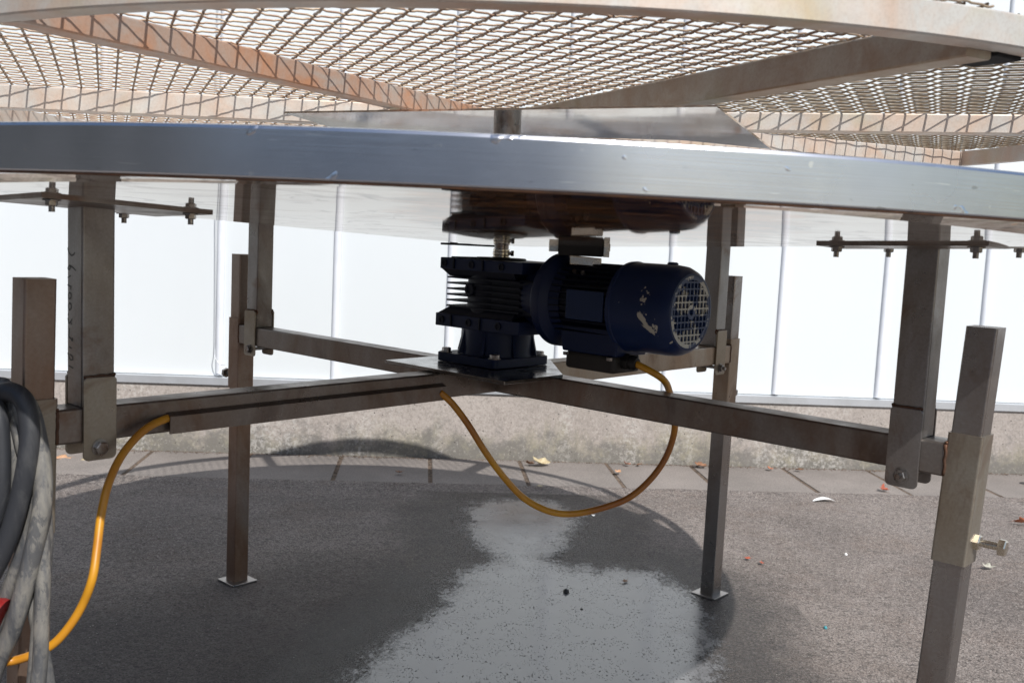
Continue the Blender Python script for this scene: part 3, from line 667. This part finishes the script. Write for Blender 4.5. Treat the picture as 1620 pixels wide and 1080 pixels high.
rg = [[bmr.verts.new(Mx(.457) + e1*t + (e2*math.cos(2*math.pi*k/n) + EZ*math.sin(2*math.pi*k/n))*r) for r, t in prof_] for k in range(n)]
for k in range(n):
    for i in range(4): bmr.faces.new([rg[k][i], rg[k][(i+1) % 4], rg[(k+1) % n][(i+1) % 4], rg[(k+1) % n][i]])
obj('grille_ring', bmr, M_grille, cov, autosm=30)
obj('fan_grille', bm, M_grille, cov)
bm = bmesh.new(); n = 28; rg = [[bm.verts.new(Mx(.4592) + e1*t + (e2*math.cos(2*math.pi*k/n) + EZ*math.sin(2*math.pi*k/n))*r) for r, t in ((.006, 0), (.013, 0), (.013, .002), (.006, .002))] for k in range(n)]
for k in range(n):
    for i in range(4): bm.faces.new([rg[k][i], rg[k][(i+1) % 4], rg[(k+1) % n][(i+1) % 4], rg[(k+1) % n][i]])
obj('grille_boss', bm, M_grille, cov, autosm=30)
bm = bmesh.new(); A = Mx(.41); lathe(bm, A + (EZ*.0805 + e2*-.01), EZ, [(0, .010), (.003, .010), (.005, .007)], 20); obj('cover_screw', bm, M_bluechip, cov, autosm=30)
bm = bmesh.new(); box(bm, Mx(.282, .0765, -.001), (.043, .0015, .0270), e1, e2, EZ); obj('nameplate', bm, M_plateb, motor, bevel=.001)
for xx_, zz_ in ((.235, .052), (.255, .050)):
    bm = bmesh.new(); lathe(bm, Mx(xx_, .045, zz_), (e2*.7+EZ*.7), [(0, .004), (.012, .004)], 10); obj('rivet', bm, M_bolt, motor)
bm = bmesh.new(); vv = []
for (a, c, z) in ((.205, .052, -.040), (.345, .056, -.040), (.345, -.056, -.040), (.205, -.052, -.040), (.212, .048, -.092), (.338, .048, -.092), (.338, -.048, -.092), (.212, -.048, -.092)): vv.append(bm.verts.new(Mx(a, c, z)))
for f_ in ((0, 1, 2, 3), (4, 7, 6, 5), (0, 4, 5, 1), (1, 5, 6, 2), (2, 6, 7, 3), (3, 7, 4, 0)): bm.faces.new([vv[i] for i in f_])
obj('box_socket', bm, M_blue, motor, bevel=.003)
bm = bmesh.new(); prism(bm, rsq(.059, .044, .012, 4), Mx(.273, 0, -.0925), Mx(.273, 0, -.124), e1, e2); tb = obj('terminal_box', bm, M_tbox, motor, bevel=.005)
for a in (.222, .324):
    bm = bmesh.new(); hexbolt(bm, Mx(a, .0485, -.094), EZ*-1, .006, .006); obj('box_screw', bm, M_bolt, tb)
bm = bmesh.new(); A = Mx(.332, .012, -.101); d_ = (e1*1.0 - EZ*.05).normalized()
lathe(bm, A, d_, [(0, .0145), (.006, .0145)], 20); hexbolt(bm, A + d_*.006, d_, .0165, .010); lathe(bm, A + d_*.016, d_, [(0, .0135), (.009, .013), (.013, .010)], 20); obj('cable_gland', bm, M_black, tb, autosm=35)

# ------------------------------------------------------------------ turntable with wire mesh
TC = Vector((-.005, 2.14, 0)); TR = 1.187
def zt(x): return .247 + .0115*x
tt = tag(empty('turntable', (TC.x, TC.y, zt(0)+CH)), 'round turntable of woven wire mesh on rust-stained radial bars, above the steel drip pan', 'turntable')
bm = bmesh.new(); prof = [(TR-.030, 0), (TR-.002, 0), (TR, -.002), (TR, -.032), (TR-.002, -.034), (TR-.030, -.034)]; NA = 200
rg = [[bm.verts.new((TC.x + r*math.cos(2*math.pi*k/NA), TC.y + r*math.sin(2*math.pi*k/NA), zt(TC.x + r*math.cos(2*math.pi*k/NA)) + z + CH)) for r, z in prof] for k in range(NA)]
for k in range(NA):
    a, c = rg[k], rg[(k+1) % NA]
    for i in range(6): j = (i+1) % 6; bm.faces.new([a[i], a[j], c[j], c[i]])
obj('outer_ring', bm, M_rib, tt, autosm=40)
def rib(p, q, side, h, mat, w=.038):
    """p..q: the visible top edge in plan; side: unit vector to the other side"""
    p, q = Vector((*p, 0)), Vector((*q, 0)); u = (p-q).normalized()         # outward
    # inner end near the hub, outer end at the ring
    inn = q - u*((q-HUB).dot(u) - .045)
    t = 0; out = inn.copy()
    while (out - TC).length < TR-.030: out = out + u*.002
    s = Vector((-u.y, u.x, 0)); s = s if s.dot(Vector((*side, 0))) > 0 else -s
    bm = bmesh.new(); pr = [(0, -.003), (.002, 0), (w-.002, 0), (w, -.003), (w, -h+.002), (w-.002, -h), (.002, -h), (0, -h+.002)]
    A = inn + EZ*(zt(inn.x)+CH-.0005); B = out + EZ*(zt(out.x)+CH-.0005)
    prism(bm, pr, A, B, s, EZ); return obj('rib', bm, mat, tt, autosm=40)
rib((-.480, 1.247), (-.148, 1.868), (-1, .5), .034, M_ribo)
rB = rib((.389, 1.226), (.081, 1.834), (1, .5), .042, M_ribb)
rib((-.975, 1.902), (-.279, 1.982), (0, 1), .043, M_rib)
rib((.871, 1.826), (.453, 1.915), (0, 1), .034, M_rib)
rib((1.062, 2.504), (.548, 2.272), (0, 1), .041, M_rib)
for ang, m_ in ((68, M_ribb), (113, M_ribb)):
    d = Vector((math.cos(R(ang)), math.sin(R(ang)), 0)); n_ = Vector((-d.y, d.x, 0))*-.019 + HUB
    a = n_ + d*.9; c = n_ + d*.2; rib(a.xy, c.xy, (-d.y, d.x), .041, m_)
bm = bmesh.new(); box(bm, V(.505, 1.135, .2265), (.024, .030, .0115), Vector((.83, .55, 0)).normalized(), Vector((-.55, .83, 0)).normalized()); obj('dark_end_block', bm, M_cav, tt, bevel=.002)  # black block stands in for the dark opening at the rib's outer end
bm = bmesh.new(); lathe(bm, Vector((HUB.x, HUB.y, CH+.175)), EZ, [(0, .030), (.03, .030), (.031, .055), (.068, .055)], 36); obj('hub_plate', bm, M_black, tt, autosm=40)
bm = bmesh.new(); PZ = .186
pp_ = [(-.40, 1.712), (.262, 1.384), (.475, 1.935), (.40, 1.895), (.29, 1.845), (0, 1.90), (-.35, 1.955)]
prism(bm, pp_, (0, 0, PZ+CH), (0, 0, PZ+CH+.003), (1, 0, 0), (0, 1, 0)); dp = obj('drip_sheet', bm, M_plate, tt)
for x, y, z0_, z1_, r in ((-.222, 1.775, .189, .214, .0085), (.402, 1.90, .189, .222, .0105)):
    bm = bmesh.new(); box(bm, V(x, y, (z0_+z1_)/2), (r, r, (z1_-z0_)/2)); obj('stand_off', bm, M_ribb, tt)

def weave(name, mat, p, ang, r, amp, inside, wavy):
    """crimped wires in two directions; stays inside the ring and inside() in plan"""
    verts, faces = [], []; n = 5
    d1 = Vector((math.cos(R(ang)), math.sin(R(ang)), 0)); d2 = Vector((-d1.y, d1.x, 0)); RR = TR - .004
    K = int(RR/p) + 1; base = zt(0)
    r0 = r; rw = [r]
    def add(poly):
        if len(poly) < 2: return
        s0 = len(verts)
        for i, q in enumerate(poly):
            t = (poly[min(i+1, len(poly)-1)] - poly[max(i-1, 0)]).normalized(); U = t.cross(EZ).normalized(); W = U.cross(t)
            for k in range(n):
                a = 2*math.pi*k/n; verts.append(q + U*rw[0]*math.cos(a) + W*rw[0]*math.sin(a))
        for i in range(len(poly)-1):
            for k in range(n):
                a = s0 + i*n + k; b_ = s0 + i*n + (k+1) % n; faces.append((a, b_, b_+n, a+n))
    for fam, (u, v) in enumerate(((d1, d2), (d2, d1))):
        rw[0] = r0*(1.12 if fam == 0 else .86)
        for i in range(-K, K+1):
            off = i*p; hl = RR*RR - off*off
            if hl <= 0: continue
            hl = math.sqrt(hl); poly = []; jit = random.uniform(-.0006, .0006)
            prof = ((-.5, 0), (-.25, .55), (0, 1), (.25, .55)) if wavy else ((-.26, 0), (-.14, .75), (0, 1), (.14, .75), (.26, 0))
            for j in range(int(math.ceil(-hl/p)), int(hl/p) + 1):
                sg = (1 if (i + j) % 2 == 0 else -1)*(1 if fam == 0 else -1)
                for dt, hh in prof:
                    t = (j + dt)*p
                    if abs(t) > hl: continue
                    q = TC + u*t + v*(off + jit)
                    if not inside(q): add(poly); poly = []; continue
                    poly.append(Vector((q.x, q.y, zt(q.x) + CH + r + .0012 + amp*(1 + sg*hh) + .0016*noise.noise(q*4.))))
            add(poly)
    me = bpy.data.meshes.new(name); me.from_pydata([tuple(v_) for v_ in verts], [], faces)
    for p__ in me.polygons: p__.use_smooth = True
    me.materials.append(mat); o = obj(name, me, None, tt, kind='stuff'); return o
def right_side(q):
    a = math.degrees(math.atan2(q.y - HUB.y, q.x - HUB.x)); return -61.5 < a < 92
def left_side(q):
    a = math.degrees(math.atan2(q.y - HUB.y, q.x - HUB.x)); return not (-61.5 < a < 92)
weave('wire_mesh', M_wire, .0303, 112.2, .0016, .0015, left_side, False)
weave('wire_mesh', M_wire2, .0303, 112.2, .0016, .0017, right_side, True)

# ------------------------------------------------------------------ cables and hoses
cable = tag(empty('yellow_cable', (.1, 1.95, 0)), 'yellow rubber cable looping under the gear motor and along the left beam', 'cable')
c1 = [(.24,1.8,-.221),(.254,1.8,-.227),(.276,1.81,-.245),(.302,1.87,-.281),(.326,1.95,-.334),(.333,1.98,-.377),(.32,1.98,-.426),(.291,1.97,-.47),(.248,1.96,-.508),(.192,1.95,-.53),(.135,1.94,-.541),(.088,1.93,-.535),(.039,1.93,-.512),(-.003,1.92,-.469),(-.041,1.91,-.419),(-.078,1.91,-.365),(-.11,1.91,-.326),(-.134,1.905,-.305)]
c2 = [(-.512,1.492,-.297),(-.525,1.455,-.302),(-.539,1.43,-.317),(-.55,1.4,-.341),(-.555,1.37,-.373),(-.556,1.35,-.41),(-.553,1.33,-.449),(-.551,1.31,-.486),(-.556,1.29,-.516),(-.566,1.27,-.54),(-.583,1.26,-.56),(-.604,1.25,-.57),(-.632,1.24,-.576),(-.673,1.24,-.576),(-.72,1.25,-.57),(-.77,1.28,-.55)]
c2 = [tuple(c_*max(1., (1.312 - .006*max(0, i - 8))/q[1]) for c_ in q) if i < 13 else q for i, q in enumerate(c2)]
gl = A + d_*.024
bm = bmesh.new(); tube(bm, spline([gl] + [V(*q) for q in c1[2:]], 6), .0066, 14); obj('cable_run', bm, M_yel, cable, smooth=True)
bm = bmesh.new(); tube(bm, spline([V(*q) for q in c2], 6), .0059, 14); obj('cable_run', bm, M_yel, cable, smooth=True)
bm = bmesh.new(); lathe(bm, V(.178, 1.948, -.5385), -EZ, [(0, .003), (.003, .0042), (.006, .0032), (.008, 0)], 12); tag(obj('water_drop', bm, M_drop, smooth=True), 'bright drop of water hanging from the lowest point of the yellow cable', 'drop')
hoses = {
 1: [(-.691,1.24,-.711),(-.655,1.22,-.639),(-.62,1.2,-.561),(-.597,1.19,-.515),(-.575,1.18,-.454),(-.562,1.18,-.398),(-.558,1.19,-.353),(-.562,1.2,-.313),(-.572,1.21,-.28),(-.585,1.22,-.247),(-.602,1.23,-.228),(-.626,1.25,-.227),(-.66,1.27,-.247),(-.689,1.29,-.285),(-.74,1.31,-.40),(-.79,1.31,-.55),(-.78,1.29,-.69),(-.735,1.26,-.735)],
 2: [(-.679,1.18,-.523),(-.637,1.16,-.481),(-.601,1.15,-.43),(-.582,1.15,-.389),(-.57,1.155,-.344),(-.562,1.16,-.295),(-.563,1.17,-.256),(-.573,1.18,-.227),(-.595,1.2,-.218),(-.622,1.22,-.222),(-.654,1.24,-.245),(-.72,1.26,-.32),(-.76,1.25,-.42),(-.75,1.22,-.52)],
 3: [(-.605,1.2,-.82),(-.580,1.2,-.726),(-.573,1.2,-.625),(-.566,1.2,-.559),(-.563,1.2,-.485),(-.566,1.21,-.423),(-.575,1.22,-.362),(-.58,1.225,-.315),(-.594,1.23,-.277),(-.619,1.25,-.241),(-.65,1.27,-.228),(-.689,1.29,-.252),(-.74,1.31,-.36),(-.78,1.31,-.55),(-.76,1.28,-.74),(-.69,1.24,-.84)],
 4: [(-.649,1.17,-.43),(-.622,1.17,-.397),(-.603,1.17,-.361),(-.597,1.17,-.319),(-.602,1.18,-.275),(-.611,1.19,-.243),(-.634,1.21,-.221),(-.674,1.24,-.226),(-.72,1.25,-.29),(-.73,1.22,-.39)],
 5: [(-.60,1.25,-.86),(-.575,1.25,-.754),(-.573,1.245,-.639),(-.586,1.24,-.535),(-.602,1.235,-.45),(-.607,1.23,-.391),(-.615,1.24,-.337),(-.626,1.25,-.282),(-.654,1.27,-.247),(-.689,1.29,-.239),(-.74,1.32,-.30),(-.80,1.33,-.5),(-.78,1.31,-.75),(-.69,1.27,-.88)]}
hoses[6] = [(x-.026 + .006*math.sin(k_*1.3), y+.022, z-.012) for k_, (x, y, z) in enumerate(hoses[1])]
hoses[7] = [(x-.014 + .005*math.cos(k_*1.1), y+.030, z+.004) for k_, (x, y, z) in enumerate(hoses[3])]
hs = tag(empty('hose_coil', (-.65, 1.23, 0)), 'coil of thick dusty black rubber cable hanging in front of the left front leg', 'hose coil')
for k, pts in hoses.items():
    pts = [(q[0]-.004, q[1], q[2]) for q in pts]; pts = [tuple(c_*((1.262 + (q[1]-1.15)*.35)/q[1]) for c_ in q) for q in pts]
    bm = bmesh.new(); tube(bm, spline([V(*q) for q in pts], 7, True), {1: .0122, 2: .0126, 3: .0100, 4: .0112, 5: .0092, 6: .0085, 7: .0088}[k], 16, True)
    obj('hose_loop', bm, M_hose if k in (1, 5) else M_hose2 if k in (2, 4) else M_hose, hs, smooth=True)
bm = bmesh.new(); hk = [F(-.02, L_+sw-.01, -.262), F(-.03, L_+sw+.05, -.266), F(-.035, L_+sw+.15, -.262), F(-.036, L_+sw+.17, -.240)]
tube(bm, spline(hk, 6), .005, 10); obj('hook', bm, M_bolt, table, smooth=True)
rp = tag(empty('red_plug', (-.67, 1.3, 0)), 'red plastic power plug hanging behind the black rubber coil', 'plug')
bm = bmesh.new(); lathe(bm, V(-.703, 1.262, -.505), (.62, 0, -.25), [(0, .018), (.040, .020), (.050, .024), (.056, .024)], 28); obj('plug_body', bm, M_red, rp, autosm=35)
bm = bmesh.new(); lathe(bm, V(-.733, 1.262, -.493), (.62, 0, -.25), [(0, .010), (.006, .014), (.032, .019)], 24); obj('collar', bm, M_red, rp, autosm=35)

# ------------------------------------------------------------------ puddle
PUD = [(-.133,3.481),(-.1,3.614),(.004,3.686),(.124,3.717),(.218,3.671),(.266,3.525),(.231,3.253),(.182,3.098),(.133,3.015),(.167,2.984),(.212,2.92),(.253,2.955),(.297,2.915),(.35,2.963),(.393,2.923),(.462,2.938),(.483,2.885),(.527,2.811),(.548,2.764),(.56,2.70),(.55,2.56),(.53,2.371),(.48,2.123),(.384,1.945),(-.372,1.872),(-.34,2.039),(-.315,2.134),(-.278,2.274),(-.232,2.394),(-.166,2.55),(-.15,2.669),(-.119,2.749),(-.145,2.782),(-.116,2.857),(-.044,2.935),(-.017,2.987),(-.058,3.061),(-.104,3.2)]
PUD = [(x, y) if y > 1.96 else (x + (.10 if x < 0 else -.05), y - .25) for x, y in PUD]
def sdist(x, y):
    ins = False; dmin = 9; n = len(PUD)
    for i in range(n):
        (x1_, y1_), (x2_, y2_) = PUD[i], PUD[(i+1) % n]
        if (y1_ > y) != (y2_ > y) and x < (x2_-x1_)*(y-y1_)/(y2_-y1_) + x1_: ins = not ins
        dx, dy = x2_-x1_, y2_-y1_; t = max(0, min(1, ((x-x1_)*dx + (y-y1_)*dy)/(dx*dx+dy*dy)))
        dmin = min(dmin, math.hypot(x-x1_-t*dx, y-y1_-t*dy))
    return dmin if ins else -dmin
def film(name, mat, st, margin, width, lift):
    nx, ny = int((1.2+2*margin)/st), int((2.3+2*margin)/st); verts = []; vals = []; faces = []; idx = {}
    for i in range(nx):
        for j in range(ny):
            x, y = -.46 - margin + i*st, 1.60 - margin + j*st; d = sdist(x, y); x, y, g_ = gp(x, y)
            if d > -margin: idx[i, j] = len(verts); verts.append((x, y, lift + g_)); vals.append(max(-.6, min(1., (d + (margin if width > .15 else 0))/width)))
    for (i, j) in idx:
        if (i+1, j) in idx and (i, j+1) in idx and (i+1, j+1) in idx: faces.append((idx[i, j], idx[i+1, j], idx[i+1, j+1], idx[i, j+1]))
    me = bpy.data.meshes.new(name); me.from_pydata(verts, [], faces); at = me.attributes.new('rim', 'FLOAT', 'POINT')
    for i, v_ in enumerate(vals): at.data[i].value = v_
    me.materials.append(mat); return struct(obj(name, me))
film('damp_patch', M_damp, .03, .30, .34, .0012)
film('puddle', M_pud, .016, .07, .13, .0030)

# ------------------------------------------------------------------ leaves and small litter
def leaf(name, x, y, size, mat, label, cat, rot=0, curl=.5, tilt=.2, z=.006, group='dry leaves on the ground', seed=0):
    size *= .74; rnd = random.Random(seed + int(x*1000)); bm = bmesh.new(); n = 14; ring = []; mid = []
    for i in range(n):
        a = 2*math.pi*i/n; r = 1 + rnd.uniform(-.30, .30) + (.12 if i % 3 == 0 else -.06)
        px, py = r*math.cos(a)*.5, r*math.sin(a)*.34
        ring.append((px, py)); mid.append((px*.55, py*.55))
    def hgt(px, py): return curl*(py*py*1.6 + px*px*.5) + rnd.uniform(-.035, .035)
    rv = [bm.verts.new((px*size, py*size, hgt(px, py)*size)) for px, py in ring]; mv = [bm.verts.new((px*size, py*size, hgt(px, py)*size)) for px, py in mid]; c = bm.verts.new((0, 0, 0))
    for i in range(n): j = (i+1) % n; bm.faces.new([rv[i], rv[j], mv[j], mv[i]]); bm.faces.new([mv[i], mv[j], c])
    s0 = bm.verts.new((.5*size, .01*size, .01)); s1 = bm.verts.new((.5*size, -.01*size, .01)); s2 = bm.verts.new((.85*size, .03*size, .004)); bm.faces.new([s0, s1, s2])
    x, y, g_ = gp(x, y); z += g_
    o = obj(name, bm, mat, smooth=True); o.location = (x, y, z); o.rotation_euler = (tilt, tilt*.5, rot)
    md_ = o.modifiers.new('s', 'SOLIDIFY'); md_.thickness = .0006
    tag(o, label, cat, group); return o
leaf('dry_leaf', -1.80, 3.99, .085, M_leaf['tan'], 'orange tan leaf lying by the wall paving beside the left front leg', 'leaf', .3, .35, .15)
leaf('dry_leaf', -1.70, 3.97, .070, M_leaf['pale'], 'pale yellow leaf next to the orange one beside the left front leg', 'leaf', 2.2, .4, -.2)
leaf('dry_leaf', .145, 4.25, .095, M_leaf['pale'], 'large pale curled leaf at the wall foot, right of the arched shadow', 'leaf', .5, 1.1, .5, .022)
leaf('dry_leaf', .105, 4.235, .06, M_leaf['brown'], 'small brown leaf tucked under the large pale curled leaf at the wall', 'leaf', 2.5, .8, .3, .018)
leaf('dry_leaf', .471, 4.16, .050, M_leaf['tan'], 'small pinkish leaf on the paving slab inside the cable loop', 'leaf', 1.0, .9, .3, .018)
leaf('dry_leaf', .53, 4.33, .045, M_leaf['orange'], 'small orange leaf at the wall foot behind the right side of the cable loop', 'leaf', 2.0, .8, .3, .016)
leaf('dry_leaf', .585, 4.335, .035, M_leaf['brown'], 'tiny brown leaf at the wall foot just right of the orange one', 'leaf', .6, .8, -.3, .015)
leaf('dry_leaf', .86, 4.36, .075, M_leaf['brown'], 'crumpled brown leaf in the corner of wall and paving left of the right rear leg', 'leaf', .2, 1.0, .3, .018)
leaf('dry_leaf', .92, 4.37, .06, M_leaf['orange'], 'rust coloured leaf beside the crumpled one left of the right rear leg', 'leaf', 1.9, 1.0, -.3, .018)
leaf('dry_leaf', 1.17, 4.37, .045, M_leaf['orange'], 'small orange leaf at the wall foot just right of the right rear leg', 'leaf', .9, .9, .3, .016)
leaf('dry_leaf', 1.30, 4.375, .05, M_leaf['brown'], 'dark brown leaf in the slab joint below the wall, right of the rear leg', 'leaf', 2.9, .9, .2, .016)
leaf('dry_leaf', 1.57, 4.08, .062, M_leaf['red'], 'bright red crumpled leaf below the right front clamp plate', 'leaf', .4, 1.3, .3, .014)
leaf('dry_leaf', 2.33, 4.33, .11, M_leaf['tan'], 'tan and orange curled leaf at the right edge of the picture by the wall', 'leaf', .5, 1.0, .4, .022)
leaf('dry_leaf', 1.94, 3.66, .085, M_leaf['orange'], 'orange leaf standing on edge at the right edge, left of the pavement crack', 'leaf', 2.5, .8, .7, .02)
leaf('dry_leaf', 1.83, 3.86, .05, M_leaf['pale'], 'pale torn leaf on asphalt behind the orange leaf at the right edge', 'leaf', .1, .6, .2)
leaf('dry_leaf', 1.555, 3.12, .055, M_leaf['grey'], 'grey green curled leaf below the bright clamp screw', 'leaf', .3, 1.2, .2, .008)
leaf('dry_leaf', .781, 3.098, .030, M_leaf['red'], 'left one of two tiny red leaf scraps right of the right rear leg', 'leaf', .3, .8, .1)
leaf('dry_leaf', .815, 3.06, .030, M_leaf['red'], 'right one of two tiny red leaf scraps right of the right rear leg', 'leaf', 1.4, .8, .1)
leaf('dry_leaf', .36, 2.83, .028, M_leaf['brown'], 'brown leaf scrap lying in the puddle', 'leaf', .9, .9, .2, .005)
leaf('dry_leaf', -.43, 3.98, .045, M_leaf['brown'], 'dark leaf on the shaded slab left of the cable loop', 'leaf', .9, .9, .1, .016)
leaf('dry_leaf', .135, 3.87, .035, M_leaf['pale'], 'small pale leaf on the slab edge inside the cable loop', 'leaf', .2, .5, .1, .014)
# feather
fe = bmesh.new(); ax = spline([(-.06, 0, .004), (-.02, .006, .012), (.02, .004, .016), (.06, -.012, .006)], 8)
vl = []
for i, q in enumerate(ax):
    t = i/(len(ax)-1); w_ = .020*math.sin(math.pi*min(1, t*1.05))**.7 + .0005
    vl.append([fe.verts.new(q + Vector((0, w_*s_, w_*abs(s_)*.4))) for s_ in (-1, 0, 1)])
for a, c in zip(vl, vl[1:]):
    for k in (0, 1): fe.faces.new([a[k], a[k+1], c[k+1], c[k]])
fo = obj('feather', fe, M_feather, smooth=True); fo.location = gp(1.265, 3.89); fo.scale = (.8, .8, .6); fo.rotation_euler = (0, 0, .15); tag(fo, 'small white feather on the asphalt right of the right rear leg', 'feather')
def pebble(name, x, y, r, mat, label, cat, seed, group=None):
    bm = bmesh.new(); bmesh.ops.create_icosphere(bm, subdivisions=2, radius=r)
    for v_ in bm.verts: v_.co *= 1 + .35*noise.noise(v_.co*(1.3/r) + Vector((seed, 0, 0)))
    o = obj(name, bm, mat, smooth=True); o.location = (x, y, r*.6); tag(o, label, cat, group); return o
pebble('stone', .184, 2.724, .0085, M_stone, 'black pebble standing in the middle of the puddle', 'stone', 1)
pebble('stone', .220, 2.60, .0042, M_stone, 'small dark pebble in the puddle just in front of the larger black one', 'stone', 2)
b = NB('blue_plastic'); b.set((.05, .28, .33), .5, 0.); pebble('plastic_chip', .86, 2.551, .0048, b.m, 'tiny turquoise plastic chip on the sunlit asphalt', 'litter', 3)
pebble('white_chip', 1.126, 3.2, .005, M_feather, 'tiny white chip on the sunlit asphalt left of the right front leg', 'litter', 4)

def scatter(name, n, fn, r0, r1, mat, seed, parent=None):
    rnd = random.Random(seed); verts = []; faces = []
    for _ in range(n):
        x, y, z = fn(rnd); r = rnd.uniform(r0, r1)*rnd.uniform(.5, 1); s0 = len(verts); a0 = rnd.uniform(0, 6.28)
        for k in range(5): a = a0 + k*1.2566; rr = r*rnd.uniform(.6, 1.3); verts.append((x + rr*math.cos(a), y + rr*math.sin(a)*.8, z + r*rnd.uniform(-.1, .5)))
        verts.append((x + r*rnd.uniform(-.3, .3), y, z + r*rnd.uniform(.6, 1.1)))
        for k in range(5): faces.append((s0 + k, s0 + (k+1) % 5, s0 + 5))
    me = bpy.data.meshes.new(name); me.from_pydata(verts, [], faces); me.materials.append(mat); return obj(name, me, None, parent, kind='stuff')
def at_wall(r):
    x = r.uniform(-3, 3); o = abs(r.gauss(0, .018)); q = wp(x, .002 + o, 0); return q.x, q.y, gz(q.y) + (.007 if o > .012 else .004)
def at_joint(r):
    j = r.choice(joints) + r.gauss(0, .004); q = wp(j, r.uniform(0, PWD), 0); return q.x, q.y, gz(q.y) + .004
g1 = scatter('wall_foot_debris', 2600, at_wall, .002, .007, M_leaf['brown'], 5); g1.data.materials[0] = M_dirt; tag(g1, 'crumbled brown leaf debris and grit along the foot of the low wall', 'debris')
g2 = scatter('joint_grit', 1500, at_joint, .0015, .0055, M_dirt, 6); tag(g2, 'dark grit lying in the joints between the paving slabs', 'grit')
def on_asph(r):
    y = 1.7 + 2.1*r.random()**.7; return r.uniform(-.62*y, .62*y), y, .001 + gz(y)
g3 = scatter('loose_grit', 2600, on_asph, .0008, .0026, M_stone, 7); tag(g3, 'fine dark grit scattered over the asphalt', 'grit')
b = NB('pale_grit'); b.set((.5, .47, .43), .8, 0.); g4 = scatter('pale_grit', 3000, on_asph, .0006, .0020, b.m, 8); tag(g4, 'fine pale grit grains scattered over the asphalt', 'grit')
